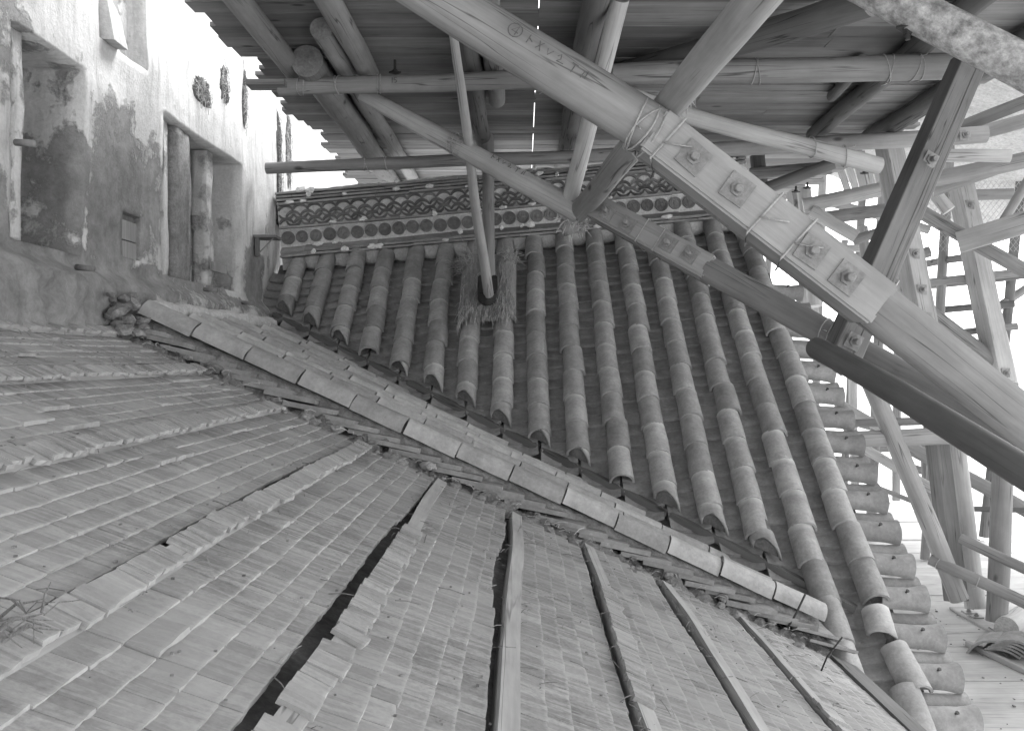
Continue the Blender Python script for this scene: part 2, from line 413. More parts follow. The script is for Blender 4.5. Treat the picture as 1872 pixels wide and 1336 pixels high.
def hole_patch(y, z, ry, rz, seed, n=40):
    v = [(XW + .006 + lump(y, z), y, z)]; f = []; R = 3
    for k in range(1, R + 1):
        for i in range(n):
            a = 2 * pi * i / n; q = k / R
            e = max(abs(cos(a)), abs(sin(a))) ** -.5
            j = 1 + .3 * noise.noise((cos(a) * 2 + seed, sin(a) * 2, seed)) + .12 * noise.noise((cos(a) * 7, sin(a) * 7, seed))
            yy, zz_ = y + cos(a) * ry * q * j * e, z + sin(a) * rz * q * j * e
            v.append((XW + lump(yy, zz_) + (.012 if k < R else -.01) + .006 * random.uniform(-1, 1), yy, zz_))
    for i in range(n): f.append([0, 1 + i, 1 + (i + 1) % n])
    for k in range(R - 1):
        for i in range(n):
            j = (i + 1) % n; f.append([1 + k * n + i, 1 + (k + 1) * n + i, 1 + (k + 1) * n + j, 1 + k * n + j])
    mb = MB(); mb.raw(v, f)
    o = ob('straw_core', mk('straw_core', v, f, M['hole']), wall_t)
    s = MB()
    for _ in range(int(110 * (ry * rz) ** .5 / .14)):
        a = random.uniform(0, 2 * pi); q = sqrt(random.random()) * .95
        p = Vector((XW + lump(y, z) + .012, y + cos(a) * ry * q, z + sin(a) * rz * q))
        d = Vector((random.uniform(.0, .02), random.gauss(0, .025), random.gauss(-.01, .035)))
        s.tube([p - d * .5, p + Vector((.012, 0, 0)), p + d * .8], .0018, 3)
    s.ob('straw', M['straw'], wall_t)['kind'] = 'stuff'
hole_patch(6.70, 1.98, .20, .11, 1); hole_patch(7.17, 2.17, .11, .17, 2)
hole_patch(8.79, 1.85, .09, .6, 3); hole_patch(9.15, 2.1, .14, .42, 4); hole_patch(7.70, 2.2, .06, .28, 5); hole_patch(8.75, 1.45, .06, .18, 6)
for (y, z) in ((4.66, .47), (6.55, .50), (7.45, .46), (4.1, .98)):
    mb = MB(); mb.tube([(XW + .06, y, z), (XW + .16, y - .02, z - .01)], .016, 10); mb.ob('peg', M['log'], wall_t, True)
# little wooden bracket shelf by the ridge
br = thing('bracket_shelf', (XW, 8.05, 1.03), 'small dark wooden bracket shelf nailed to the wall beside the ridge', 'shelf')
MB().box((XW + .10, 8.05, 1.075), (.10, .11, .011)).ob('shelf_board', M['square'], br)
MB().box((XW + .035, 7.97, .98), (.016, .02, .082)).ob('bracket_post', M['square'], br)
MB().tube([(XW + .05, 7.97, .93), (XW + .17, 7.99, 1.064)], .006, 6).ob('bracket_strut', M['iron'], br)

# ------------------------------------------------------------------ main roof: stripped shingle underlay and battens
roof = thing('main_roof', (0, 5, A_top(0)), 'half stripped main roof with bare wood shingle underlay and remaining round tile rows', 'roof')
UE = uA(1.70)
mb = MB(); mb.raw([A(-.05, .3, -.022), A(UE, .3, -.022), A(UE, 8.4, -.022), A(-.05, 8.4, -.022), A(-.05, .3, -.12), A(UE, .3, -.12), A(UE, 8.4, -.12), A(-.05, 8.4, -.12)],
                  [[0, 1, 2, 3], [7, 6, 5, 4], [0, 4, 5, 1], [1, 5, 6, 2], [2, 6, 7, 3], [3, 7, 4, 0]])
mb.ob('sheathing', M['sheath'], roof)
XB = [-2.21, -1.76, -1.315, -.845, -.43, -.03, .365, .78, 1.20]
UB = [uA(x) for x in XB]
VE = 4.86
def vstart(x):                               # where a line along the roof enters the frame
    z = -HC - SL * x
    need = max((-z) * F / 700.0 if z < 0 else 0, abs(x) * F / 985.0 if x < 0 else abs(x) * F / 950)
    return max(.55, need - .25)
# shared shingle meshes: thin slabs, unit size, with uneven lower edge
def shingle_mesh(seed):
    rr = random.Random(seed); n = 3; v = []; f = []
    for s_ in (0, 1):
        for k in range(n + 1):
            y = k / n
            e = rr.uniform(-.03, .03)
            v += [(0, y, s_ * .9 - .9), (1 + e, y, s_ - .6)]
    m = (n + 1) * 2
    for k in range(n):
        a = 2 * k
        f += [[a, a + 2, a + 3, a + 1], [m + a, m + a + 1, m + a + 3, m + a + 2], [a + 1, a + 3, m + a + 3, m + a + 1], [a, m + a, m + a + 2, a + 2]]
    f += [[0, 1, m + 1, m], [2 * n, m + 2 * n, m + 2 * n + 1, 2 * n + 1]]
    return v, f
SH = [shingle_mesh(100 + k) for k in range(7)]
SHM = [mk('shingle', v, f, M['shingle']) for v, f in SH]
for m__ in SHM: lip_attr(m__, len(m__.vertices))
RA = Matrix((EU, EY, EN)).transposed().to_4x4()
def lineoff(u, v, i): return .016 * noise.noise((v * .7, i * 3.7, 1)) + .007 * noise.noise((v * 2.3, i * 5.1, 2))
def roofwave(u, v): return .012 * noise.noise((u * .8, v * .7, 4.2))
pieces = []                                  # (distance, variant, matrix)
ci = 0
bounds = [-.02] + UB + [UE]
for b_ in range(len(bounds) - 1):
    u0 = bounds[b_] + (.034 if b_ else 0); u1 = bounds[b_ + 1] - (.052 if b_ < len(UB) else 0)
    nC = max(1, round((u1 - u0) / .069)); ex = (u1 - u0) / nC
    for c in range(nC):
        ci += 1
        x = XW + (u0 + ex * (c + .5)) * cos(ang)
        v = vstart(x) - random.random() * .1
        while v < VE + .1:
            w = random.choice((.07, .09, .11, .13, .15, .18, .21)) * random.uniform(.9, 1.1)
            ul = u0 + ex * c + lineoff(u0, v, ci)
            lift = random.uniform(0, .003) + (.007 if random.random() < .05 else 0)
            th = random.uniform(.012, .016)
            loc = A(ul - .035, v + .0015, .010 + roofwave(ul, v) + lift * .3)
            exx = ex
            if c == nC - 1 and b_ < len(UB): exx = ex - .028 * sm(-.35, .45, noise.noise((v * .8, b_ * 4.4, 9)))
            tilt = Matrix.Rotation(math.atan2(-.002 - lift, ex + .035), 4, 'Y')
            yaw = Matrix.Rotation(random.gauss(0, .006), 4, 'Z')
            mw = Matrix.Translation(loc) @ RA @ yaw @ tilt @ Matrix.Diagonal((exx + .035, w - random.choice((.001, .0015, .002, .004)), th, 1))
            pieces.append((loc.length, random.randrange(7), mw, v, x))
            v += w
pieces.sort(key=lambda q: q[0])
rest = MB(); n_ind = 0
for (d, k, mw, v, x) in pieces:
    if n_ind < 300 and v > vstart(x) + .12:
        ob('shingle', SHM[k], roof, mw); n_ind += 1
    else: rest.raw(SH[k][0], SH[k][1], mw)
# for the joined far shingles keep slope-local coordinates so the grain follows the slope
inv = (Matrix.Translation(O_A) @ RA).inverted(); rest.v = [inv @ p for p in rest.v]
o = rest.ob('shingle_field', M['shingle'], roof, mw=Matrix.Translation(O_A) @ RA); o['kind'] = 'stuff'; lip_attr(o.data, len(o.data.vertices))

# battens with their row of short cover shingles
caps = []
for k, ub in enumerate(UB):
    v0 = vstart(XB[k]) - .1; nseg = 30; v = []; f = []
    hw = .028; ht = .037
    endv = VE + random.uniform(-.03, .05)
    for s_ in range(nseg + 1):
        vv = v0 + (endv - v0) * s_ / nseg
        o_ = .022 * noise.noise((vv * .9, k * 9.1, 6)); dn = roofwave(ub, vv) + .004 * noise.noise((vv * 2, k, 3))
        for (du, n_) in ((-hw, -.02), (-hw, ht), (hw, ht - .004), (hw, -.02)): v.append(A(ub + du + o_, vv, n_ + dn))
    for s_ in range(nseg):
        for q in range(4):
            r = (q + 1) % 4; f.append([s_ * 4 + q, s_ * 4 + r, s_ * 4 + 4 + r, s_ * 4 + 4 + q])
    f += [[3, 2, 1, 0], [nseg * 4 + q for q in range(4)]]
    inv_v = [inv @ p for p in v]
    ob('batten', mk('batten', inv_v, f, M['batten']), roof, Matrix.Translation(O_A) @ RA)
    vv = v0
    while vv < endv - .02:
        covered = (k <= 3) or (k == 4 and vv < 3.4) or (k == 6 and 2.6 < vv < 3.9) or (k == 8 and vv < 3.6 and random.random() < .7)
        w = random.uniform(.045, .085)
        if covered and not (random.random() < .03):
            o_ = .022 * noise.noise((vv * .9, k * 9.1, 6)); L_ = .074 + random.uniform(-.005, .012)
            loc = A(ub - hw - .012 + o_, vv, ht + .011 + roofwave(ub, vv))
            mw = Matrix.Translation(loc) @ RA @ Matrix.Rotation(random.gauss(0, .05), 4, 'Z') @ Matrix.Rotation(.10 + random.gauss(0, .03), 4, 'Y') @ Matrix.Rotation(random.gauss(0, .05), 4, 'X') @ Matrix.Diagonal((L_, w - .004, random.uniform(.012, .018), 1))
            caps.append((loc.length, random.randrange(7), mw))
        vv += w
caps.sort(key=lambda q: q[0]); crest = MB()
for j, (d, k, mw) in enumerate(caps):
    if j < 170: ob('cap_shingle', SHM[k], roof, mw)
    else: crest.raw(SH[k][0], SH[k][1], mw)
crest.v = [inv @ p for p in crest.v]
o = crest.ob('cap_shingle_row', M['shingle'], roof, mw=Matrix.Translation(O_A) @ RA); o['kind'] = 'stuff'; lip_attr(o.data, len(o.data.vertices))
# debris and straw in the trenches
deb = MB()
for _ in range(420):
    k = random.randrange(len(UB)); vv = random.uniform(max(1.2, vstart(XB[k])), 4.8)
    if random.random() < .6: u = UB[k] + random.choice((-1, 1)) * random.uniform(.03, .08)
    else: u = random.uniform(.2, UE - .1)
    p = A(u, vv, .03 + roofwave(u, vv)); d = Vector((random.gauss(0, .02), random.gauss(0, .02), random.uniform(0, .012)))
    deb.tube([p - d, p + Vector((0, 0, .004)), p + d * .8], random.uniform(.0008, .002), 3)
for _ in range(500):
    u = random.uniform(.2, UE - .1); vv = random.uniform(1.2, 4.85)
    if vv < vstart(XW + u * cos(ang)): continue
    r = random.uniform(.0015, .004); p = A(u, vv, .020 + r * .5 + roofwave(u, vv))
    deb.box(p, (r, r * random.uniform(.6, 1.4), r * .6), None)
deb.ob('debris', M['clod'], roof)['kind'] = 'stuff'

# ------------------------------------------------------------------ mud bed under the remaining tiles
v = []; f = []; nu, nv = 230, 26
for a in range(nu + 1):
    u = .02 + (UE - .02) * a / nu
    edge = VE + .02 + .05 * noise.noise((u * 2.5, 0, 3)) + .03 * noise.noise((u * 8, 0, 5))
    for b_ in range(nv + 1):
        t = b_ / nv; vv = edge + (5.45 - edge) * t ** 1.3
        n_ = -.012 + .05 * sm(0, .4, t) + (.06 * sm(0, .1, t)) * (noise.noise((u * 7, vv * 9, 1)) + .7 * noise.noise((u * 19, vv * 19, 2)) + .35 * noise.noise((u * 45, vv * 45, 4))) * (1 - sm(.5, .8, t))
        v.append(A(u, vv + .04 * noise.noise((u * 9, vv * 9, 14)) * sm(0, .1, t), n_))
for a in range(nu):
    for b_ in range(nv):
        q = a * (nv + 1) + b_; f.append([q, q + nv + 1, q + nv + 2, q + 1])
ob('mud_bed', mk('mud_bed', v, f, M['mud'], True), roof)
ico = bmesh.new(); bmesh.ops.create_icosphere(ico, subdivisions=2, radius=1)
IV = [p.co.copy() for p in ico.verts]; IF = [[q.index for q in p.verts] for p in ico.faces]; ico.free()
def blob(mb, c, r, seed, sq=(1, 1, 1), amp=.35):
    s_ = Vector((seed * 3.7, seed * 1.3, 0))
    mb.raw([Vector(c) + Vector((p.x * sq[0], p.y * sq[1], p.z * sq[2])) * r * (1 + amp * noise.noise(p * 1.3 + s_) + amp * .5 * noise.noise(p * 3.1 + s_)) for p in IV], IF)
cl = MB()
for k in range(120):
    u = random.uniform(.05, UE - .05); vv = random.uniform(VE - .03, VE + .17); r = random.choice((.008, .012, .016, .022, .034)) * random.uniform(.7, 1.2)
    blob(cl, A(u, vv, -.005 + r * .4 + .09 * sm(VE, VE + .25, vv)), r, k, (1.2, 1, .7), .6)
cl.ob('mud_clods', M['clod'], roof)['kind'] = 'stuff'
sb = MB()
for k in range(60):
    u = random.uniform(.05, UE - .05); p = A(u, random.uniform(VE - .02, VE + .1), .06)
    d = Vector((random.gauss(0, .05), random.gauss(-.02, .03), random.uniform(-.01, .03)))
    sb.tube([p, p + d * .5 + Vector((0, 0, .01)), p + d], .0018, 3)
sb.ob('bed_straw', M['straw'], roof)['kind'] = 'stuff'

# ------------------------------------------------------------------ tiles
def round_tile_geo(L, r0, r1, th=.017, n=11, seed=None, span=1.03, nl=2):
    v = []; f = []
    for j in range(nl + 1):
        t = j / nl; y = L * t; r = r0 + (r1 - r0) * t
        for rr in (r, r - th):
            for i in range(n):
                a = pi / 2 - span * pi / 2 + span * pi * i / (n - 1)
                v.append((rr * cos(a), y, rr * sin(a)))
    R = 2 * n
    for j in range(nl):
        b = j * R
        for i in range(n - 1):
            f.append([b + i, b + i + 1, b + R + i + 1, b + R + i]); f.append([b + n + i, b + R + n + i, b + R + n + i + 1, b + n + i + 1])
        f.append([b, b + R, b + R + n, b + n]); f.append([b + n - 1, b + 2 * n - 1, b + R + 2 * n - 1, b + R + n - 1])
    for b, fl in ((0, 1), (nl * R, 0)):
        for i in range(n - 1):
            q = [b + i, b + n + i, b + n + i + 1, b + i + 1]; f.append(q if fl else q[::-1])
    return v, f
def pan_tile_geo(L, wd, sag=.03, th=.017, n=6):
    v = []; f = []
    for y in (0, L):
        for z in (0, -th):
            for i in range(n + 1):
                x = -1 + 2 * i / n; v.append((x * wd / 2, y, sag * x * x + z))
    m = n + 1; R = 2 * m
    for i in range(n):
        f += [[i, i + 1, R + i + 1, R + i], [m + i, R + m + i, R + m + i + 1, m + i + 1], [i, m + i, m + i + 1, i + 1], [R + i, R + i + 1, R + m + i + 1, R + m + i]]
    f += [[0, R, R + m, m], [n, m + n, R + m + n, R + n]]
    return v, f
def smooth_by(me, deg=35):
    me.polygons.foreach_set('use_smooth', [True] * len(me.polygons)); me.set_sharp_from_angle(angle=radians(deg)); return me
def variants(geo, name, mat, k, jit):
    out = []
    for s_ in range(k):
        rr = random.Random(s_ * 31 + 5); v, f = geo
        v = [(x + jit * noise.noise((x * 9 + s_ * 7, y * 9, z * 9)), y + jit * 2 * noise.noise((x * 14, s_ * 5, z * 14)), z + jit * noise.noise((x * 9, y * 9 + s_ * 3, z * 9))) for x, y, z in v]
        out.append(smooth_by(mk(name, v, f, mat)))
    return out
def slope_frame(p, d, xax):                  # local y down the slope d, local x along xax
    y = Vector(d).normalized(); x = Vector(xax); x = (x - y * x.dot(y)).normalized(); z = x.cross(y)
    m = Matrix((x, y, z)).transposed().to_4x4(); m.translation = Vector(p); return m
def cut_copy(me, mw, pt, no):                # copy of a tile sawn off by a world plane
    bm = bmesh.new(); bm.from_mesh(me); im = mw.inverted()
    lp = im @ Vector(pt); ln = (im.to_3x3() @ Vector(no)).normalized()
    bmesh.ops.bisect_plane(bm, geom=bm.verts[:] + bm.edges[:] + bm.faces[:], plane_co=lp, plane_no=ln, clear_outer=True)
    ed = [e for e in bm.edges if e.is_boundary]
    if ed: bmesh.ops.holes_fill(bm, edges=ed, sides=0)
    m2 = bpy.data.meshes.new(me.name); bm.to_mesh(m2); bm.free()
    for m_ in me.materials: m2.materials.append(m_)
    return m2

LA = .325; PA = .285; Y1 = 5.20
RTA = variants(round_tile_geo(LA - .006, .084, .087, nl=3), 'round_tile', M['tileA'], 6, .0045)
PTA = variants(pan_tile_geo(.27, .29, .026), 'pan_tile', M['panA'], 5, .003)
PT0 = variants(pan_tile_geo(.285, .30, .012, .027), 'pan_tile', M['panA'], 5, .004)
# clay bedding packed between the front row and the flat tiles under it
bv = []; bf = []; nb_ = 220; ub1 = uA(1.66)
for a in range(nb_ + 1):
    u = .06 + (ub1 - .06) * a / nb_
    for q in range(7):
        an = pi * (.04 + .92 * q / 6); r = .078 + .012 * noise.noise((u * 8, q * .7, 3)) + .012 * noise.noise((u * 25, q * 2, 5)) + .006 * noise.noise((u * 60, q * 3, 6)) - .012
        bv.append(A(u, Y1 + r * cos(an) * 1.05, .075 + r * sin(an)))
for a in range(nb_):
    for q in range(6): bf.append([a * 7 + q, a * 7 + q + 1, a * 7 + q + 8, a * 7 + q + 7])
ob('clay_bedding', mk('clay_bedding', bv, bf, M['clod'], True), roof)
valley_no = None
XEND = 1.50
for k in range(11):
    Yk = Y1 + PA * k
    xv = min(XEND, valley_x(Yk, -.02) - .05)
    if xv < -2.15: break
    ue = uA(xv)
    # pan tiles lie on the far side of each row
    u = .10
    while u < ue - .10:
        xc = XW + (u + .2) * cos(ang)
        if xc < valley_x(Yk + .14, -.02) and (k < 3 or u > ue - 1.2 or k % 1 == 0):
            p = A(u, Yk + (.145 if k else -.05) + random.gauss(0, .006 if k else .012), (.118 if k else .050) + random.gauss(0, .003))
            d = (EU + EN * ((.085 if k else .21) + random.gauss(0, .015))).normalized()
            mw = slope_frame(p, d, (0, -1, 0)) @ Matrix.Rotation(random.gauss(0, .02), 4, 'Z') @ Matrix.Rotation(random.gauss(0, .02), 4, 'Y')
            ob('pan_tile', random.choice(PTA if k else PT0), roof, mw)
        u += .128
    u = .14 if k == 0 else .03 + random.uniform(0, .25); first = True
    while u < ue - .08:
        p = A(u, Yk + random.gauss(0, .004), .128 + (.022 if k == 0 else 0) + random.gauss(0, .004) + (.012 * noise.noise((u * .8, k * 3, 0))))
        yaw = random.gauss(0, .012)
        mw = slope_frame(p, EU + EN * (-.014 + random.gauss(0, .006)), (0, -1, 0)) @ Matrix.Rotation(yaw, 4, 'Z')
        me = random.choice(RTA)
        if u + LA > ue and k > 0:
            me = cut_copy(me, mw, A(ue, Yk, 0), (EU + Vector((0, .85, 0))).normalized())
        ob('round_tile', me, roof, mw)
        u += LA + .004
# long flat tiles sticking out at the eave end of the front row, and the eave board
for (u, dv, dn) in ((uA(1.50), -.06, .060), (uA(1.57), -.10, .035)):
    mw = slope_frame(A(u, Y1 - .02 + dv, dn), EU + EN * .16, (0, -1, 0)); ob('pan_tile', PTA[0], roof, mw)
mb = MB(); mb.box((UE + .06, 2.7, -.008), (.075, 2.22, .035)); mb.v = [p for p in mb.v]
mb.ob('eave_board', M['eave'], roof, mw=Matrix.Translation(O_A) @ RA)
# plank edge carrying the tile ends
# mortar strip and rubble against the wall foot at the top of the front row
cl = MB()
for k in range(34):
    vv = random.uniform(4.86, 5.15); u = random.uniform(.02, .26); r = random.uniform(.015, .045)
    blob(cl, A(u, vv, .05 + .22 * (1 - u / .3) * random.random()), r, k + 50, (1.2, 1, .8), .6)
cl.ob('rubble', M['clod'], roof)['kind'] = 'stuff'
mo = MB()
for k in range(70):
    vv = 5.42 + 2.5 * k / 69; blob(mo, A(.10 + .03 * noise.noise((vv * 3, 0, 0)), vv, .17 + .03 * noise.noise((vv * 5, 1, 0))), .075, k, (1, 1, .8), .2)
mo.ob('wall_flashing', M['ridgeplaster'], roof, True)

# ------------------------------------------------------------------ gable roof
gable = thing('gable_roof', (0, 7, zB(0, 7)), 'dark tiled dormer gable slope with long columns of round tiles', 'roof')
nx, ny = 30, 30; v = []; f = []
for a in range(nx + 1):
    for b_ in range(ny + 1):
        x = XW + .03 + (2.22 - XW) * a / nx; Y = 4.72 + (YR + .15 - 4.72) * b_ / ny
        v.append((x, Y, zB(x, Y) - .075))
for a in range(nx):
    for b_ in range(ny):
        q = a * (ny + 1) + b_; f.append([q, q + ny + 1, q + ny + 2, q + 1])
ob('roof_bed', mk('roof_bed', v, f, M['plug']), gable)
PB = .282; LB = .285
XC = [-2.11 + PB * k for k in range(16)]
RTB = variants(round_tile_geo(LB + .012, .081, .088, nl=2), 'round_tile', M['tileB'], 7, .004)
PTB = variants(pan_tile_geo(.17, .262, .03, .026), 'pan_tile', M['panB'], 5, .0035)
def B_at(x, d, n=0):
    Y = YR - d; sl = .9 - .03 * d
    nrm = Vector((-.09, -sl, 1)).normalized()
    return Vector((x, Y, zB(x, Y))) + nrm * n
def B_dir(x, d):
    sl = .9 - .03 * d; return Vector((0, -1, -sl)).normalized()
val_t = Vector((valley_x(5.6, 0) - valley_x(7.6, 0), -2.0, 0)).normalized()   # valley line in plan
val_n = Vector((val_t.y, -val_t.x, 0)); val_n = val_n if val_n.y < 0 else -val_n
cv = []; cf = []
for y in (-.1, .15, .28):
    for i in range(13):
        a = pi * i / 12; r_ = .069 + .004 * noise.noise((a * 3, y * 20, 4)); cv.append((r_ * cos(a), y, r_ * sin(a) - .004))
for j in range(2):
    for i in range(13): cf.append([j * 13 + i, j * 13 + (i + 1) % 13, j * 13 + 13 + (i + 1) % 13, j * 13 + 13 + i])
cf += [list(range(13))[::-1], [26 + i for i in range(13)]]
CORE = mk('mud_plug', cv, cf, M['plug'])
for k, x in enumerate(XC):
    dend = valley_d(x, .10) if k < 14 else 3.95
    d = -.02 - random.uniform(0, .08)
    while True:
        sl = .9 - .03 * max(d, 0); hyp = sqrt(1 + sl * sl)
        if d > dend - .03: break
        dr = B_dir(x, d); jx = random.gauss(0, .006)
        p = B_at(x + jx, d, .02 + random.gauss(0, .004))
        mw = slope_frame(p, dr + Vector((0, -.004, .012)), (-1, 0, -.09)) @ Matrix.Rotation(random.gauss(0, .012), 4, 'Z')
        me = random.choice(RTB); dn = d + (LB + .002) / hyp
        if k == 15 and 2.98 < d < 3.5:        # the broken stretch of the verge column
            if d < 3.2:
                mw = mw @ Matrix.Translation((.02, .07, .006)) @ Matrix.Rotation(-.10, 4, 'Z')
                me = cut_copy(me, mw, mw @ Vector((0, .19, 0)), mw.to_3x3() @ Vector((.25, 1, 0)))
            else:
                mw = mw @ Matrix.Translation((-.015, .02, -.008)) @ Matrix.Rotation(.10, 4, 'Z')
        if dn > dend and k < 14:
            pe = B_at(x, dend); me = cut_copy(me, mw, pe, val_n)
            cm = cut_copy(CORE, mw, pe + val_n * -.014, (val_n + Vector((0, 0, .12 * random.gauss(0, 1)))).normalized()); ob('mud_plug', cm, gable, mw)
        ob('round_tile', me, gable, mw); d = dn
npan = 0; pan_rest = MB()
for k in range(-1, 15):
    x = XC[k] + PB / 2 if k >= 0 else XC[0] - PB / 2 + .02
    dend = valley_d(x, .03) if k < 13 else (3.2 if k == 13 else 3.95)
    if k == 13: dend = max(valley_d(x, .03), 3.95)
    d = .02
    while d < dend - .03:
        sl = .9 - .03 * d; hyp = sqrt(1 + sl * sl)
        p = B_at(x + random.gauss(0, .003), d, -.040 + random.gauss(0, .002))
        n_ = Vector((-.09, -sl, 1)).normalized()
        mw = slope_frame(p, B_dir(x, d) + n_ * .19, (-1, 0, -.09)) @ Matrix.Rotation(random.gauss(0, .02), 4, 'Z')
        if npan < 300: ob('pan_tile', random.choice(PTB), gable, mw)
        else:
            q = random.choice(PTB); pan_rest.raw([vv_.co.copy() for vv_ in q.vertices], [list(pp.vertices) for pp in q.polygons], mw)
        npan += 1; d += .118 / hyp
if pan_rest.v: pan_rest.ob('pan_tile_field', M['panB'], gable)['kind'] = 'stuff'
# verge: round tiles laid across the slope, each with its nail, with pans between them
M['verge'] = M_tile('verge_tile', .17, .29, rnd=.15, lip=False)
vg, vgf = round_tile_geo(.285, .073, .075, nl=6)
vg = [(x * (1 + .24 * sm(.20, .285, y)), y, z * (1 + .24 * sm(.20, .285, y))) for x, y, z in vg]
RTV = variants((vg, vgf), 'verge_tile', M['verge'], 4, .003)
d = .75
while d < 3.95:
    sl = .9 - .03 * d; hyp = sqrt(1 + sl * sl); n_ = Vector((-.09, -sl, 1)).normalized(); dd = B_dir(2.1, d)
    p = B_at(2.16, d, -.005)
    mw = slope_frame(p, Vector((1, 0, -.04)) - n_ * .05, dd) @ Matrix.Rotation(random.gauss(0, .03), 4, 'Z')
    o = ob('verge_tile', random.choice(RTV), gable, mw)
    nb = MB(); nb.tube([(.0, .15, .068), (.004, .153, .091)], .006, 6); nb.tube([(.004, .153, .089), (.004, .154, .095)], .011, 6)
    nb.ob('nail', M['irondark'], o, mw=mw)
    p2 = B_at(2.17, d + .13 / hyp, -.085)
    mw = slope_frame(p2, Vector((1, 0, -.04)) - n_ * .05, dd); ob('verge_pan', mk('verge_pan', *pan_tile_geo(.17, .19, .028), M['verge']) if d < .8 else vp, gable, mw)
    if d < .8: vp = bpy.data.objects[-1].data if False else gable.children[-1].data
    d += .262 / hyp
# valley boards between the two roofs
vb = MB(); vb2 = MB(); pts = []
for s_ in range(25):
    Y = 8.05 - (8.05 - 5.35) * s_ / 24; x = valley_x(Y, .02); pts.append(Vector((x, Y, A_top(x) + .0)))
for q, off in ((vb, 0),):
    vv = []; ff = []
    for p in pts:
        vv += [p + val_n * .12 + Vector((0, 0, -.01)), p + Vector((0, 0, -.035)), p - val_n * .12 + Vector((0, 0, .01)), p - val_n * .12 + Vector((0, 0, -.06)), p + val_n * .12 + Vector((0, 0, -.08))]
    for s_ in range(len(pts) - 1):
        for i in range(5):
            j = (i + 1) % 5; ff.append([s_ * 5 + i, s_ * 5 + j, s_ * 5 + 5 + j, s_ * 5 + 5 + i])
    ff += [[0, 1, 2, 3, 4], [len(pts) * 5 - 5 + i for i in range(5)][::-1]]
    ob('valley_gutter', mk('valley_gutter', vv, ff, M['valley']), gable)
for a, b_ in ((0, 7), (7.2, 13), (13.2, 18), (18.1, 24)):
    def pt(t): i = min(23, int(t)); return pts[i].lerp(pts[i + 1], t - i)
    p, q = pt(a) - val_n * .07 + Vector((0, 0, .055)), pt(b_) - val_n * .07 + Vector((0, 0, .055))
    m_ = frame((p + q) / 2, q - p, (0, 0, 1)); MB().box((0, 0, 0), (.022, .03, (q - p).length / 2)).ob('valley_board', M['logdark'], gable, mw=m_)

# ------------------------------------------------------------------ ridge with roundels and interlocking wave tiles (local x along the ridge)
rl = atan2(.09, 1); RIDGE = Matrix.Translation((0, YR + .02, .86 + .09 * 2.11)) @ Matrix.Rotation(-rl, 4, 'Y')
ridge = MB().box((-.02, .16, .33), (2.26, .12, .33)).ob('ridge', M['ridgeplaster'], gable, mw=RIDGE)
X0, X1 = -2.27, 2.22
def RM(x, y, z): return RIDGE @ Matrix.Translation((x, y, z))
# scalloped plaster between the column heads
for k in range(15):
    x = (XC[k] + PB / 2) * 1.0
    b2 = MB(); blob(b2, (0, 0, 0), 1, k + 70, (.125, .035, .08), .10); b2.ob('plaster_fillet', M['ridgeplaster'], ridge, True, mw=RM(x, .045, .058))
def course(z, th, yf, dep, mat, L=.30, name='ridge_tile', slope=0, gap=.004):
    x = X0 + random.uniform(-.2, 0)
    while x < X1:
        l = L * random.uniform(.95, 1.05); a, b_ = max(x, X0), min(x + l - gap, X1)
        if b_ - a > .04:
            mw = RM((a + b_) / 2, yf + dep / 2 + random.gauss(0, .004), z + random.gauss(0, .0025)) @ Matrix.Rotation(slope + random.gauss(0, .015), 4, 'X') @ Matrix.Rotation(random.gauss(0, .006), 4, 'Y')
            MB().box((0, 0, 0), ((b_ - a) / 2, dep / 2, th / 2)).ob(name, mat, ridge, mw=mw)
        x += l
course(.120, .020, -.065, .16, M['noshi'], .34)
course(.147, .018, -.045, .15, M['noshi'], .34)
course(.190, .018, -.060, .15, M['noshi'], .36, slope=.55)        # broad drip course
course(.395, .018, -.02, .14, M['noshi'], .33)
course(.625, .020, -.03, .16, M['noshi'], .33)
course(.655, .018, -.045, .17, M['noshi'], .34)
course(.688, .018, -.03, .16, M['noshi'], .30)
course(.716, .020, -.05, .3, M['noshi'], .36)
# roundels
rd = MB(); rd.lathe([(.058, -.03), (.062, .004), (.060, .012), (.052, .013), (.050, .006), (.047, .005), (.044, .010), (.040, .010), (.038, .004), (.016, .004), (.014, .010), (.001, .012)], 20)
for i in range(8):
    a = 2 * pi * i / 8; rd.tube([(.018 * cos(a), .018 * sin(a), .006), (.036 * cos(a), .036 * sin(a), .006)], .0035, 4)
RDM = smooth_by(rd.mesh('roundel', M['roundel']), 40)
x = X0 + .07
while x < X1 - .04:
    ob('roundel', RDM, ridge, RM(x, .03 + random.gauss(0, .003), .300 + random.gauss(0, .003)) @ Matrix.Rotation(radians(90), 4, 'X') @ Matrix.Rotation(random.random() * 6, 4, 'Z') @ Matrix.Scale(random.uniform(.95, 1.05), 4)); x += .133
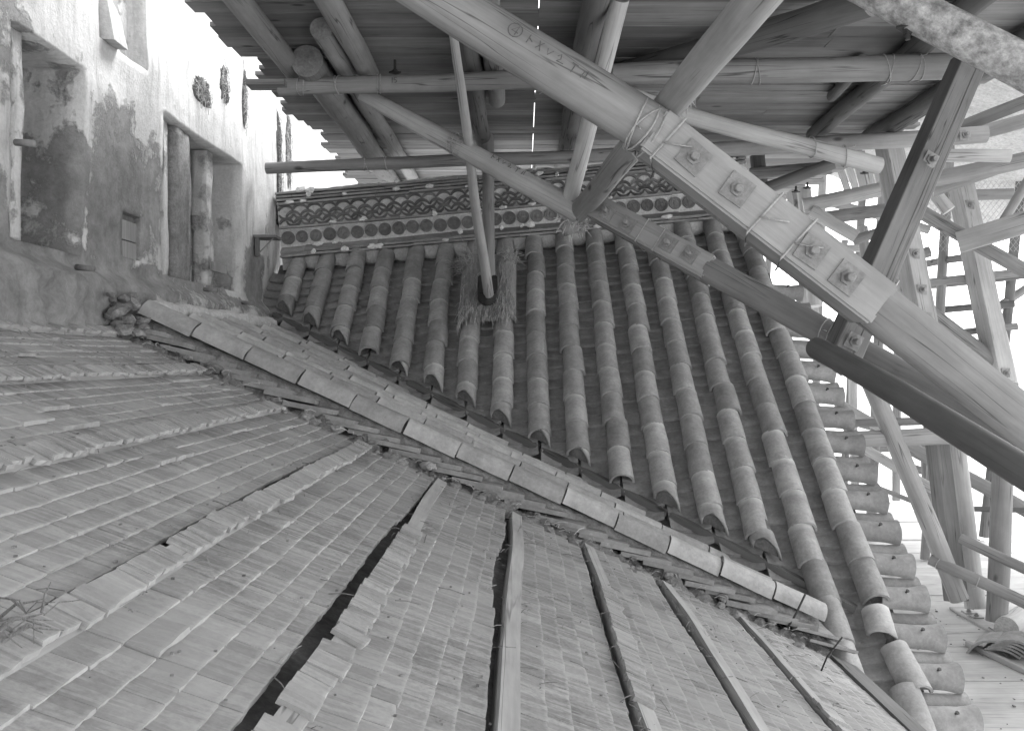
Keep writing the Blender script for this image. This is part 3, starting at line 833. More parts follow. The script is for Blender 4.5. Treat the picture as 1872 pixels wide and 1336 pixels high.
# interlocking wave tiles: overlapping half rings
def arc_geo(r, th, dep, a0, a1, n=9):
    v = []; f = []
    for y in (0, dep):
        for i in range(n):
            a = a0 + (a1 - a0) * i / (n - 1)
            q = th * (.55 + .45 * sin(pi * i / (n - 1)))
            v += [(r * cos(a), y, r * sin(a)), ((r - q) * cos(a), y, (r - q) * sin(a))]
    R = 2 * n
    for i in range(n - 1):
        b = 2 * i; f += [[b, b + 2, b + 3, b + 1], [R + b, R + b + 1, R + b + 3, R + b + 2], [b, R + b, R + b + 2, b + 2], [b + 1, b + 3, R + b + 3, R + b + 1]]
    f += [[0, 1, R + 1, R], [R - 2, 2 * R - 2, 2 * R - 1, R - 1]]
    return v, f
rw = .069
WT = [mk('wave_tile', *arc_geo(rw + .009, .027, .06, radians(16), radians(164)), M['wave']), mk('wave_tile', *arc_geo(rw + .009, .025, .06, radians(196), radians(344)), M['wave']),
      mk('wave_tile', *arc_geo(rw + .004, .017, .06, radians(205), radians(335)), M['wave'])]
nw = int((X1 - X0) / (2 * rw))
for j in range(3):
    for k in range(nw + 1):
        x = X0 + rw + 2 * rw * k + (rw if j == 1 else 0) - (0 if j != 1 else 0)
        if x > X1 - .05: continue
        z = .545 - rw * j * .92
        for q in (0, 1):
            if q == 1 and j == 2: continue
            ob('wave_tile', WT[q], ridge, RM(x + random.gauss(0, .002), .018 + .006 * q + random.gauss(0, .004), z + random.gauss(0, .002)))
# mortar left on the courses
for k in range(56):
    z, y = random.choice(((.135, -.06), (.17, -.05), (.205, -.055), (.40, -.02), (.41, -.015), (.63, -.03), (.66, -.045), (.69, -.04), (.72, -.05), (.735, -.04)))
    b2 = MB(); blob(b2, (0, 0, 0), 1, k + 200, (random.uniform(.02, .055), .02, random.uniform(.012, .028)), .5)
    b2.ob('mortar_lump', M['mortar'], ridge, mw=RM(random.uniform(X0 + .05, X1 - .05), y, z))
for (x, l) in ((-2.0, .25), (-1.5, .3), (-.75, .4), (.2, .2)):
    b2 = MB(); blob(b2, (0, 0, 0), 1, int(x * 9) + 99, (l, .10, .018), .3); b2.ob('mortar_lump', M['mortar'], ridge, mw=RM(x, .06, .735))

# ------------------------------------------------------------------ logs
def log(name, p0, p1, r0, r1=None, mat='log', bend=.0, label='', cat='pole', group=None, parent=None, end='endgrain', seed=None, sides=18, knob=.05, round_end=False):
    r1 = r0 if r1 is None else r1; d = p1 - p0; L = d.length; seed = random.random() * 99 if seed is None else seed
    mw = frame(p0, d); n = max(6, int(L / .14)); v = []; f = []
    T = ([0, .004, .008, .012, .018, .024, .03] if round_end else []) + [k / n for k in range(1 if round_end else 0, n + 1)]; n = len(T) - 1
    for k in range(n + 1):
        t = T[k]; r = r0 + (r1 - r0) * t
        if round_end: r *= sqrt(max(.02, 1 - max(0, 1 - t * L / r0) ** 2))
        bx = bend * sin(pi * t) + .018 * noise.noise((t * L * .9, seed, 0)); by = .018 * noise.noise((t * L * .9, 0, seed))
        for i in range(sides):
            a = 2 * pi * i / sides
            rr = r * (1 + knob * noise.noise((cos(a) * 1.2 + seed, sin(a) * 1.2, t * L * 2.2)) + .35 * knob * noise.noise((cos(a) * 4 + seed, sin(a) * 4, t * L * 7)))
            v.append((bx + rr * cos(a), by + rr * sin(a), t * L))
    for k in range(n):
        for i in range(sides):
            j = (i + 1) % sides; f.append([k * sides + i, k * sides + j, (k + 1) * sides + j, (k + 1) * sides + i])
    f.append(list(range(sides))[::-1]); f.append([n * sides + i for i in range(sides)])
    me = mk(name, v, f, [M[mat], M[end]])
    for pp in me.polygons: pp.use_smooth = True
    for q in (-1, -2): me.polygons[q].material_index = 1; me.polygons[q].use_smooth = False
    me.set_sharp_from_angle(angle=radians(55))
    o = ob(name, me, parent, mw)
    if parent is None: tag(o, label, cat, group)
    o_len[o] = (L, r0, r1); return o
o_len = {}
def wires(o, ts, dr=.004, tilt=.25, turns=2, wr=.0035, big=1.0, tail=True):
    L, r0, r1 = o_len[o]
    for t in ts:
        w = MB(); r = (r0 + (r1 - r0) * t) + dr
        for q in range(turns):
            z = t * L + .02 * q; ti = tilt * random.uniform(.5, 1.3) * random.choice((-1, 1)); ph = random.random() * 6
            w.tube([(r * big * cos(a), r * big * sin(a), z + r * ti * sin(a + ph)) for a in [2 * pi * i / 22 for i in range(22)]], wr, 5, True)
        if tail:
            a = random.random() * 6; p = Vector((r * cos(a), r * sin(a), t * L)); q = p + Vector((.03 * cos(a), .03 * sin(a), random.uniform(-.06, .06)))
            w.tube([p, (p + q) / 2 + Vector((0, 0, .02)), q], wr * .8, 4)
        w.ob('wire', M['wire'], o, True, mw=W[o])
def bolt(parent, mw, size=.055, th=.010, bl=.05, br_=.017, tilt=0, level=True):
    w = MB().box((0, 0, th / 2), (size, size, th / 2)).ob('washer', M['iron'], parent, mw=mw)
    b = MB(); b.lathe([(br_ * 1.75, th), (br_ * 1.75, th + .014)], 6); b.lathe([(br_, th + .01), (br_, th + bl), (br_ * .8, th + bl + .004)], 12)
    b.ob('bolt', M['iron'], w if level else parent, mw=mw)

ZC = 2.10; ZJ = ZC - .082; ZL = ZC - .165 - .07
# ---- plank ceiling of the work platform
plat = thing('work_platform', (0, 7, ZC), 'underside of a work platform of wide planks over the gable ridge', 'platform')
Y = -2.5; UPM = []
while Y < 12.6:
    w = random.choice((.15, .18, .20, .22)); yc = Y + w / 2
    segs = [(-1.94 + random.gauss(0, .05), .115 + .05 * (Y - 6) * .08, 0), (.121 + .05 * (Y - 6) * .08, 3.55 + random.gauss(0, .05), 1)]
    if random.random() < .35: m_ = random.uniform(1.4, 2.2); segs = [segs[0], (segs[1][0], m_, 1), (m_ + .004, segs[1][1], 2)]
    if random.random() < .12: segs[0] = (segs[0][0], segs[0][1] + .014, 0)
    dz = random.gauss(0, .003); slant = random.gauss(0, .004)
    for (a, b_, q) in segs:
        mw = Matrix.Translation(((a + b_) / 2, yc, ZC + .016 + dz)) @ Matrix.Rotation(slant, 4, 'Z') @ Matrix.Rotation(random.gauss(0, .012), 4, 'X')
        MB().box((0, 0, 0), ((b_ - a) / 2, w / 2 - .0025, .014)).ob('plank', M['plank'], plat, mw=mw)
    Y += w
# ---- joists under the planks (run away from the camera)
G = 'log joists under the plank platform'
def joist(x0, x1, ya, yb, r, lab, mat='log', z=None, end='endgrain'):
    z = ZC - r - .003 if z is None else z
    return log('joist_log', Vector((x0, ya, z)), Vector((x1, yb, z)), r, r * .93, mat, label=lab, cat='joist', group=G, end=end)
joist(-1.60, -1.58, 1.6, 6.40, .078, 'log joist closest to the castle wall under the planks')
joist(-1.42, -1.45, 6.05, 11.2, .108, 'thick log joist with its dark sawn butt end showing above the long ledger')
joist(-1.13, -1.06, 1.6, 6.42, .078, 'slim cracked log joist lying beside the short butt-ended joist')
joist(-1.225, -1.20, 5.55, 11.2, .070, 'log joist with cut end squeezed between the thick butt joist and the cracked joist', 'log')
joist(-.345, -.33, 4.9, 11.2, .075, 'dark log joist directly above the thin leaning pole', 'logdark')
joist(-.18, -.18, 4.9, 7.1, .068, 'short log joist with a splintered end beside the dark joist', 'log')
joist(.42, .45, 4.2, 11.2, .080, 'dark log joist beside the upright pole under the planks', 'logdark')
joist(2.55, 2.66, 4.8, 8.2, .078, 'dark log joist reaching towards the bolted scaffold posts', 'logdark')
joist(2.36, 2.46, 6.2, 7.1, .045, 'short round stub pole beside a dark joist', 'logdark')
joist(3.20, 3.20, 4.5, 8.3, .085, 'thick dark log joist nearest the open side of the platform', 'logdark')
# ---- ledgers (run along the picture)
l1 = log('ledger_log', P(510, 159, 6.22), P(1190, 140, 6.05), .056, .066, 'log', label='long pale ledger log with wire loops carrying the joists beside the castle wall', cat='ledger')
wires(l1, [.06, .16, .27, .72, .79], dr=.004)
l2 = log('ledger_log', P(1120, 137, 6.0), P(1750, 122, 5.80), .072, .085, 'log', label='thick knotty ledger log ending at the dark squared brace', cat='ledger')
wires(l2, [.42, .80, .88])
l3 = log('ledger_log', P(487, 308, 8.0), P(1130, 283, 7.9), .050, .060, 'log', label='thin ledger log with a sawn end jutting towards the wall above the ridge', cat='ledger', end='endpale')
wires(l3, [.28, .34])
l4 = log('ledger_log', P(1130, 283, 8.05), P(1804, 246, 7.65), .062, .072, 'log', label='log ledger ending in a pale stub with a bolted washer', cat='ledger')
bolt(l4, frame(P(1764, 248, 7.57), (0, -1, .1), (1, 0, 0)), .045)
MB().box((-1.72, 6.16, ZL - .0), (.13, .07, .018)).ob('loose_board', M['plank'])
tag(bpy.data.objects['loose_board'], 'short loose board tip poking out beyond the ledger end towards the wall', 'board')
# hanging bolts
def hanging_bolt(p, lab, h=.07):
    b = MB(); b.lathe([(.042, 0), (.042, .010)], 4); b.lathe([(.017, .01), (.017, .024)], 6); b.lathe([(.010, .02), (.010, h)], 8)
    tag(b.ob('anchor_bolt', M['irondark'], mw=Matrix.Translation(p)), lab, 'bolt')
hanging_bolt(Vector(P(722, 134, 6.2)), 'dark bolt and washer standing on the pale ledger', .09)
# ---- dark diagonal under the ceiling
log('diagonal_log', P(1105, 146, 6.55), P(1590, -2, 4.95), .082, .088, 'logdark', label='dark curved diagonal log bracing under the plank platform', cat='brace', bend=.03)

# ---- the large spliced brace in the foreground
def spliced(nm, label, a, b, c, d_, r, face_off, wid, bolts, bsize, mlog, sp_len_scale=1.0, twist=(0, -1, 0)):
    t = thing(nm, d_, label, 'brace')
    o1 = log('log', a, b, r, r * 1.0, mlog, parent=t, knob=.03); o2 = log('log', c, d_, r, r * .95, 'logmid', parent=t, knob=.03)
    ax = (c - b); L = ax.length; n_ = Vector(twist); n_ = (n_ - ax.normalized() * n_.dot(ax.normalized())).normalized()
    s = n_.cross(ax.normalized())
    m_ = Matrix((ax.normalized(), s, n_)).transposed().to_4x4(); m_.translation = (b + c) / 2
    blk = MB(); blk.box((0, 0, face_off / 2 - .035), (L / 2 + .02, wid, face_off / 2 + .035))
    me = blk.mesh('splice_block', M['splice']); bm = bmesh.new(); bm.from_mesh(me)
    bmesh.ops.bevel(bm, geom=bm.edges[:], offset=.012, segments=2, affect='EDGES'); bm.to_mesh(me); bm.free()
    sb_ = ob('splice_block', me, t, m_)
    # the darker squared timber that the plate is bolted to
    bk = MB(); bk.box((0, 0, -.06), (L / 2 + .01, wid * .93, .095)); bk.ob('squared_timber', M['log'], t, mw=m_)
    for q in bolts:
        bm_ = m_ @ Matrix.Translation((L * (q - .5), random.gauss(0, .006), face_off)) @ Matrix.Rotation(random.gauss(0, .05), 4, 'Z')
        bolt(sb_, bm_, bsize, .011, .055 + random.uniform(-.012, .012), bsize * .32, level=False)
    return t, o1, o2, sb_, m_, L
YT = 4.2
T1, a1, a2, blk1, m1, L1 = spliced('spliced_brace', 'huge diagonal log brace with a broad bolted squared splice', P(640, -112, YT), P(1196, 248, YT), P(1596, 556, YT), P(2010, 878, YT + .1), .116, .112, .108,
                                   (.16, .35, .69, .845), .062, 'log', twist=(.06, -1, -.10))
wires(a1, [.945, .975], dr=.009, tilt=.35, wr=.0045)
for q in (.47, .62, .04):
    w = MB(); y_, z_ = .118, .121
    w.tube([(L1 * (q - .5) + .02 * k, sy * y_, sz) for k, (sy, sz) in enumerate(((-1, z_), (1, z_), (1, -.16), (-1, -.16)))], .0055, 6, True)
    w.tube([(L1 * (q - .5), -.03, z_ + .006), (L1 * (q - .5) + .05, -.01, z_ + .02), (L1 * (q - .5) + .12, .03, z_ + .012)], .004, 5)
    w.ob('wire', M['wire'], blk1, True, mw=m1)
# pencil marks on the brace: a circled 4 and strokes, as on the log
def marks(o, t0, strokes, sc_, ang0, r, up=1):
    w = MB(); L = o_len[o][0]
    for st in strokes:
        pts_ = []
        for (s_, h) in st:
            a = ang0 + up * h * sc_ / r; pts_.append(((r + .003) * cos(a), (r + .003) * sin(a), t0 * L + s_ * sc_))
        w.tube(pts_, .0026, 4)
    w.ob('pencil_mark', M['pencil'], o, mw=W[o])
circ = [(.6 * cos(a) + .6, .6 * sin(a) + .5) for a in [2 * pi * i / 14 for i in range(15)]]
four = [[(.75, .1), (.75, .95), (.35, .35), (.95, .35)]]
def sh(st, dx): return [[(x + dx, y) for x, y in s_] for s_ in st]
txt = [circ] + four + sh([[(0, .9), (0, .1)], [(0, .6), (.4, .4)]], 1.9) + sh([[(.1, .9), (.5, .1)], [(.5, .9), (.05, .15)]], 2.7) + sh([[(0, .7), (.2, .2), (.5, .75)]], 3.7) \
    + sh([[(0, .6), (.2, .9), (.35, .5), (.1, .2), (.7, .25)]], 4.7) + sh([[(0, .85), (.6, .85)], [(.3, .85), (.3, .05)]], 6.0) + sh([[(0, .1), (.05, .8)], [(.3, .9), (.35, .2)]], 7.2)
def facing(o):                               # angle round a log that looks at the camera, with the image-up tangent sign
    mw = W[o]; c = mw.inverted() @ Vector((0, 0, 0)); return atan2(c.y, c.x)
fa = facing(a1)
# pick tangent direction that points up in the world
tdir = W[a1].to_3x3() @ Vector((-sin(fa), cos(fa), 0)); upn = 1 if tdir.z > 0 else -1
marks(a1, .515, txt, .055, fa + upn * .25, .122, upn)
# ---- second spliced brace, further back
T2, b1, b2_, blk2, m2, L2 = spliced('spliced_brace', 'slimmer diagonal log brace with a pale bolted splice of four square washers', P(1075, 372, 6.02), P(1092, 381, 6.0), P(1296, 492, 5.6), P(1900, 826, 4.55), .082, .085, .078,
                                    (.14, .33, .68, .86), .048, 'log', twist=(.05, -1, -.08))
w = MB()
for q in (.45, .60): w.tube([(L2 * (q - .5), sy * .083, sz) for (sy, sz) in ((-1, .09), (1, .09), (1, -.13), (-1, -.13))], .004, 5, True)
w.ob('wire', M['wire'], blk2, True, mw=m2)
wires(b2_, [.40, .425, .445], dr=.006, tilt=.3)
t2l = log('diagonal_log', P(664, 172, 6.40), P(1062, 388, 6.12), .055, .082, 'logpale', label='pale diagonal log running from the ledger down to the straw lashing', cat='brace')
wires(t2l, [.42, .455], dr=.006)
fb = facing(t2l); td = W[t2l].to_3x3() @ Vector((-sin(fb), cos(fb), 0)); ub_ = 1 if td.z > 0 else -1
marks(t2l, .60, sh(txt[2:], -1.9), .045, fb + ub_ * .35, .075, ub_)
fl = facing(l1); td = W[l1].to_3x3() @ Vector((-sin(fl), cos(fl), 0)); ul_ = 1 if td.z > 0 else -1
marks(l1, .315, [[(0, .1), (0, .9)], [(.7, .9), (.3, .9), (.3, .5), (.6, .5), (.7, .3), (.5, .1), (.3, .15)]], .045, fl, .058, ul_)
# ---- steep log that crosses behind the big brace
t3 = log('steep_log', P(1420, -48, 3.12), P(1048, 398, 6.33), .076, .070, 'log', label='splintered steep log crossing behind the big spliced brace', cat='pole')
spl = MB()
for k in range(46):
    t = random.uniform(.30, .40); a = random.uniform(-.9, .7); r = .075; L = o_len[t3][0]
    p = Vector((r * cos(a), r * sin(a), t * L)); d = Vector((.02 * cos(a) + random.gauss(0, .012), .02 * sin(a) + random.gauss(0, .012), random.uniform(.02, .08)))
    spl.tube([p, p + d], .004, 4, r1=.0008)
spl.ob('splinter', M['logpale'], t3, mw=W[t3])['kind'] = 'stuff'
t4 = log('upright_log', P(1134, -4, 5.05), P(1033, 392, 6.22), .054, .056, 'logpale', label='upright pole meeting the diagonals at the straw lashing above the ridge', cat='pole')
# straw rope lashing where they meet
ls = MB(); c = P(1052, 398, 6.2)
for k in range(240):
    th = random.uniform(0, 2 * pi); ph = random.uniform(-.5, .5)
    p = c + Vector((.10 * cos(th) * (1 - abs(ph)), .07 * sin(th), ph * .16)); d = Vector((random.gauss(0, .035), random.gauss(0, .03), random.gauss(-.02, .04)))
    ls.tube([p, p + d * .5 + Vector((0, 0, .006)), p + d], .0026, 3)
o = ls.ob('straw_lashing', M['straw']); tag(o, 'bundle of dark straw rope lashing the pole ends together over the ridge', 'lashing')
blob_ = MB(); blob(blob_, c + Vector((-.03, .0, -.03)), .07, 3, (1, .8, 1.3), .4); blob_.ob('rope_core', M['strawmat'], o, True)
# ---- pale brace behind
t6 = log('pale_log', P(1125, 168, 5.95), P(1606, 304, 6.45), .056, .062, 'logpale', label='bright peeled log sloping from the big brace to the bolted post', cat='brace', bend=-.02)
wires(t6, [.73, .86], turns=1, dr=.01, tilt=.4)
# ---- dark squared brace with groove
def beam(nm, p, q, wx, wy, mat, label, cat='brace', hint=(1, 0, 0), groove=True, parent=None):
    m_ = frame((p + q) / 2, q - p, hint); L = (q - p).length; b = MB()
    if groove:
        b.box((-wx * .62, 0, 0), (wx * .38, wy, L / 2)); b.box((wx * .62, 0, 0), (wx * .38, wy, L / 2)); b.box((0, wy * .25, 0), (wx * .3, wy * .7, L / 2 - .002))
    else: b.box((0, 0, 0), (wx, wy, L / 2))
    me = b.mesh(nm, M[mat]); bm = bmesh.new(); bm.from_mesh(me); bmesh.ops.bevel(bm, geom=bm.edges[:], offset=.005, segments=1, affect='EDGES'); bm.to_mesh(me); bm.free()
    o = ob(nm, me, parent, m_)
    if parent is None: tag(o, label, cat)
    return o
t7 = beam('squared_brace', P(1772, 112, 5.50), P(1530, 668, 4.74), .082, .072, 'square', 'dark squared timber brace with a long groove', hint=(1, .35, .2))
bolt(t7, frame(P(1700, 292, 5.14), (.12, -1, -.1), (.5, 0, 1)), .040)
bolt(t7, frame(P(1560, 624, 4.70), (.1, -1, -.1), (.5, 0, 1)), .042)
# ---- bark mottled log, dark smooth pole
t8 = log('bark_log', P(1545, -48, 3.95), P(1930, 152, 3.70), .084, .090, 'bark', label='log mottled with pale bark remnants at the open end of the platform', cat='pole', knob=.09)
b = MB(); b.lathe([(.05, -.012), (.05, .0)], 4); b.lathe([(.012, -.06), (.012, .0)], 8); b.lathe([(.022, -.035), (.022, -.015)], 6)
b.ob('bolt', M['irondark'], t8, mw=Matrix.Translation(P(1668, 48, 3.87) + Vector((-.02, 0, .0))))
t9 = log('smooth_pole', P(1484, 634, 4.42), P(1925, 888, 2.85), .054, .056, 'pole', label='dark smooth pole with a rounded end pointing at the gable verge', cat='pole', knob=.01, round_end=True, sides=24)
# ---- poles standing on the straw pad
pb = log('prop_pole', P(893, 250, 8.30), P(896, 512, 7.86), .052, .056, 'log', label='short prop pole standing in the iron shoe behind the thin leaning pole', cat='prop')
pa = log('leaning_pole', P(826, 40, 5.40), P(893, 536, 7.66), .027, .044, 'logpale', label='thin long leaning pole resting on the straw pad', cat='prop')
shoe = thing('iron_shoe', P(891, 540, 7.72), 'black iron shoe holding the pole feet on the straw pad', 'shoe')
sc0 = P(891, 522, 7.74); m_ = frame(sc0, B_dir(0, 1), (1, 0, 0))
sv = []; sf = []; n = 15
for z in (-.14, .10):
    for r in (.085, .070):
        for i in range(n):
            a = pi + pi * i / (n - 1); k = .62 if z > 0 else 1
            sv.append((r * cos(a) * k, -.02 + r * sin(a) * .6 - .0, z))
b = MB()
pr = []
for i in range(17):
    a = pi * i / 16; pr.append((.078 * cos(a), -.045, .03 + .12 * sin(a)))
pr = [(.078, -.045, -.12)] + pr + [(-.078, -.045, -.12)]
for i in range(len(pr) - 1):
    p, q = Vector(pr[i]), Vector(pr[i + 1]); d = q - p
    if d.length < 1e-5: continue
    b.box((0, 0, 0), (.006, .055, d.length / 2 + .003), frame((p + q) / 2, d, (d.z, 0, -d.x)))
b.box((0, .012, .0), (.075, .006, .125))
b.ob('shoe_body', M['irondark'], shoe, mw=m_)
# straw pad draped over two tile columns
pad = thing('straw_pad', P(890, 560, 7.7), 'shaggy straw pad draped over two tile columns under the iron shoe', 'pad')
nx, ny = 40, 34; v = []; f = []
xa, xb = XC[6] - .11, XC[7] + .11; d0, d1 = .20, .90
def pad_n(x): 
    h = 0
    for c in (XC[6], XC[7]):
        h = max(h, sqrt(max(0, .105 ** 2 - (x - c) ** 2)))
    return .03 + max(h, .088 if XC[6] < x < XC[7] else 0)
for a in range(nx + 1):
    for b_ in range(ny + 1):
        x = xa + (xb - xa) * a / nx; d = d0 + (d1 - d0 + .05 * noise.noise((x * 9, 0, 0))) * b_ / ny
        v.append(B_at(x, d, pad_n(x) + .02 + .016 * noise.noise((x * 10, d * 7, 2)) + .008 * noise.noise((x * 40, d * 12, 5))))
for a in range(nx):
    for b_ in range(ny):
        q = a * (ny + 1) + b_; f.append([q, q + ny + 1, q + ny + 2, q + 1])
nv0 = len(v); vv = [p - Vector((0, 0, .02)) for p in v]
ff = f + [[q + nv0 for q in r[::-1]] for r in f]
ob('pad_body', mk('pad_body', v + vv, ff, M['strawmat'], True), pad)
st = MB()
for k in range(900):
    x = random.uniform(xa, xb)
    if k < 430: d = d1 - random.uniform(.0, .25); l = random.uniform(.06, .14)
    elif k < 650: d = random.uniform(d0, d1); l = random.uniform(.05, .14)
    else: d = d0 + random.uniform(-.02, .12); l = random.uniform(.06, .2); x = random.choice((xa + random.uniform(-.03, .12), xb - random.uniform(-.0, .12)))
    p = B_at(x, d, pad_n(x) + .035); dr = B_dir(x, d) * l
    if k >= 650: dr = Vector((random.gauss(-.06 if x < 0 and x < (xa + xb) / 2 else .01, .05), random.gauss(-.03, .04), random.gauss(.01, .06)))
    dr += Vector((random.gauss(0, .022), random.gauss(0, .01), random.gauss(0, .012)))
    st.tube([p, p + dr * .5 + Vector((0, -.006, .012)), p + dr], .0024, 3, r1=.0012)
st.ob('straw_fringe', M['straw'], pad)['kind'] = 'stuff'

# ------------------------------------------------------------------ scaffold beyond the verge (right)
ZD_ = -2.42
GS = 'scaffold logs in the open beyond the verge'
def L_(nm, x0, y0, Ya, x1, y1, Yb, wpx, mat='log', lab='', cat='pole', end='endpale', knob=.05, w2=None):
    r = wpx * (Ya + Yb) / 2 / F / 2
    r2 = r if w2 is None else w2 * Yb / F / 2
    return log(nm, P(x0, y0, Ya), P(x1, y1, Yb), r, r2, mat, label=lab, cat=cat, group=GS, end=end, sides=14, knob=knob)
def S_(nm, x0, y0, Ya, x1, y1, Yb, wpx, mat, lab, bolts=()):
    p, q = P(x0, y0, Ya), P(x1, y1, Yb); h = wpx * (Ya + Yb) / 2 / F / 2
    o = beam(nm, p, q, h, h, mat, lab, 'post', (1, .25, 0), False); o['group'] = GS
    for t in bolts: bolt(o, frame(p.lerp(q, t) + Vector((.0, -h * 1.03, 0)), (.15, -1, 0), (0, 0, 1)), .045)
    return o
S_('scaffold_post', 1624, 262, 8.3, 1697, 640, 8.0, 36, 'board', 'squared post with bolted plates behind the dark squared brace', (.55, .72, .85, .96))
S_('scaffold_post', 1755, 335, 9.2, 1832, 700, 8.9, 34, 'board', 'squared post with a bolt beside the netting', (.12, .95))
L_('scaffold_post', 1792, 440, 9.4, 1846, 705, 9.1, 26, 'logpale', 'round log post strapped to the squared post beside the netting')
L_('scaffold_post', 1470, 345, 9.5, 1490, 560, 9.3, 26, 'logpale', 'pale round post with bolts standing beside the ridge end')
S_('scaffold_post', 1452, 350, 9.8, 1486, 600, 9.6, 22, 'board', 'thin squared post behind the pale post at the ridge end', (.1, .3))
L_('brace_log', 1590, 700, 7.9, 1755, 1096, 7.7, 33, 'log', 'leaning split log brace footed on the deck', 'brace')
S_('scaffold_post', 1700, 700, 8.5, 1748, 1098, 8.2, 30, 'square', 'dark squared post standing on the deck')
L_('scaffold_post', 1738, 740, 8.7, 1784, 1112, 8.35, 36, 'logpale', 'pale stout round post beside the dark squared post on the deck')
L_('scaffold_post', 1842, 700, 8.1, 1820, 1136, 7.9, 36, 'log', 'pencil-marked round post at the outer edge of the deck')
L_('scaffold_post', 1558, 640, 11.5, 1562, 900, 11.2, 15, 'logpale', 'thin pale far post seen between the verge and the leaning brace')
L_('scaffold_post', 1690, 800, 11, 1702, 1000, 11, 16, 'log', 'thin far post between the leaning brace and the dark post')
L_('rail_pole', 1688, 517, 9.3, 1880, 497, 9.0, 15, 'log', 'thin rail pole across the white sky', 'rail')
L_('rail_pole', 1700, 617, 9.3, 1860, 597, 9.1, 13, 'log', 'thin lower rail pole across the white sky', 'rail')
L_('brace_log', 1690, 560, 9.2, 1822, 660, 8.9, 25, 'log', 'sloping log brace between the two bolted squared posts', 'brace')
L_('brace_log', 1672, 382, 8.9, 1880, 500, 8.5, 26, 'log', 'sloping log brace crossing the squared post below the netting', 'brace')
o = beam('scaffold_board', P(1752, 444, 8.6), P(1890, 402, 8.2), .10, .03, 'board', 'wide squared board nailed across the posts below the netting', 'board', (0, 0, 1), False)
L_('rail_pole', 1550, 775, 8.3, 1880, 762, 8.0, 15, 'log', 'upper log rail behind the dark smooth pole', 'rail')
L_('rail_pole', 1545, 793, 7.9, 1860, 784, 7.7, 11, 'log', 'thin middle rail lying over the squared rail', 'rail')
o = beam('rail_board', P(1545, 806, 7.9), P(1860, 796, 7.7), .055, .03, 'board', 'squared lower rail beside the verge tiles', 'rail', (0, 0, 1), False)
L_('brace_log', 1530, 735, 9.6, 1612, 782, 9.5, 18, 'logpale', 'pale short sloping pole behind the rails', 'brace')
L_('brace_log', 1565, 812, 10, 1760, 925, 9.7, 18, 'logpale', 'long pale bamboo-like pole sloping down behind the leaning brace', 'brace')
L_('brace_log', 1655, 812, 9.8, 1880, 935, 9.3, 26, 'log', 'jointed sloping pole lashed behind the posts', 'brace')
L_('rail_pole', 1700, 928, 9.0, 1880, 932, 8.7, 10, 'logdark', 'thin dark rail between the deck posts', 'rail')
L_('rail_pole', 1590, 885, 10.4, 1668, 918, 10.2, 9, 'log', 'slender rail end low beside the verge', 'rail')
r1_ = L_('rail_pole', 1700, 1022, 7.75, 1880, 1106, 7.3, 21, 'log', 'near sloping guard rail lashed to the deck posts', 'rail'); wires(r1_, [.1, .5], turns=1)
L_('rail_pole', 1756, 984, 7.9, 1880, 1042, 7.5, 19, 'log', 'upper sloping guard rail above the near guard rail', 'rail')
# clutter under the platform end
L_('brace_log', 1468, 376, 9.0, 1608, 345, 8.8, 26, 'logpale', 'pale short log between the ridge end post and the squared post', 'brace')
L_('brace_log', 1483, 385, 8.9, 1566, 432, 8.8, 24, 'logpale', 'bright sawn log sloping down from the ridge end post', 'brace')
L_('brace_log', 1490, 400, 9.6, 1622, 384, 9.4, 24, 'log', 'darker log lying behind the bright sawn log', 'brace')
L_('brace_log', 1560, 440, 9.4, 1625, 418, 9.2, 18, 'log', 'short log end butting against the squared post', 'brace')
L_('brace_log', 1380, 352, 8.6, 1525, 300, 8.4, 22, 'logdark', 'dark log rising beside the end of the ridge', 'brace')
L_('brace_log', 1370, 320, 8.8, 1520, 308, 8.6, 22, 'log', 'log lying under the platform edge behind the ridge end', 'brace')
L_('scaffold_post', 1384, 285, 8.9, 1392, 372, 8.9, 28, 'logdark', 'dark stub post standing on the ridge end')
L_('brace_log', 1700, 330, 8.5, 1890, 290, 8.2, 30, 'log', 'log crossing behind the dark squared brace', 'brace')
L_('brace_log', 1704, 352, 8.8, 1890, 288, 8.6, 18, 'log', 'slim sloping log above the netting', 'brace')
L_('brace_log', 1688, 286, 8.0, 1846, 286, 7.9, 24, 'logpale', 'pale lashed log with a sawn end beside the dark squared brace', 'brace')
L_('brace_log', 1712, 358, 9.5, 1852, 356, 9.3, 20, 'log', 'straight rail log along the top of the netting', 'rail')
L_('brace_log', 1690, 330, 9.0, 1735, 385, 8.9, 24, 'logpale', 'pale stub log hanging beside the dark squared brace', 'brace')
L_('scaffold_post', 1830, 412, 9.0, 1885, 320, 8.6, 17, 'log', 'steep thin pole leaning over the netting')
L_('brace_log', 1740, 240, 8.0, 1890, 180, 7.6, 24, 'logdark', 'dark log lashed below the corrugated sheets', 'brace')
L_('brace_log', 1760, 252, 8.3, 1890, 214, 7.9, 26, 'log', 'log running out under the corrugated sheets', 'brace')
L_('brace_log', 1560, 480, 10.2, 1640, 520, 10, 18, 'log', 'short sloping log seen under the splice beside the squared post', 'brace')
L_('brace_log', 1545, 505, 9.6, 1700, 460, 9.4, 20, 'log', 'cross log behind the squared post', 'brace')
L_('scaffold_post', 1578, 415, 10.5, 1590, 560, 10.3, 18, 'log', 'far post seen between the big splice and the squared post')
L_('scaffold_post', 1545, 440, 10.6, 1532, 520, 10.5, 12, 'logpale', 'thin leaning far pole beside the big splice')
L_('brace_log', 1505, 455, 11, 1660, 452, 10.8, 14, 'logpale', 'far horizontal rail beyond the big splice', 'rail')
L_('brace_log', 1500, 365, 12, 1700, 420, 11.6, 16, 'log', 'far sloping pole beyond the bright sawn log', 'brace')
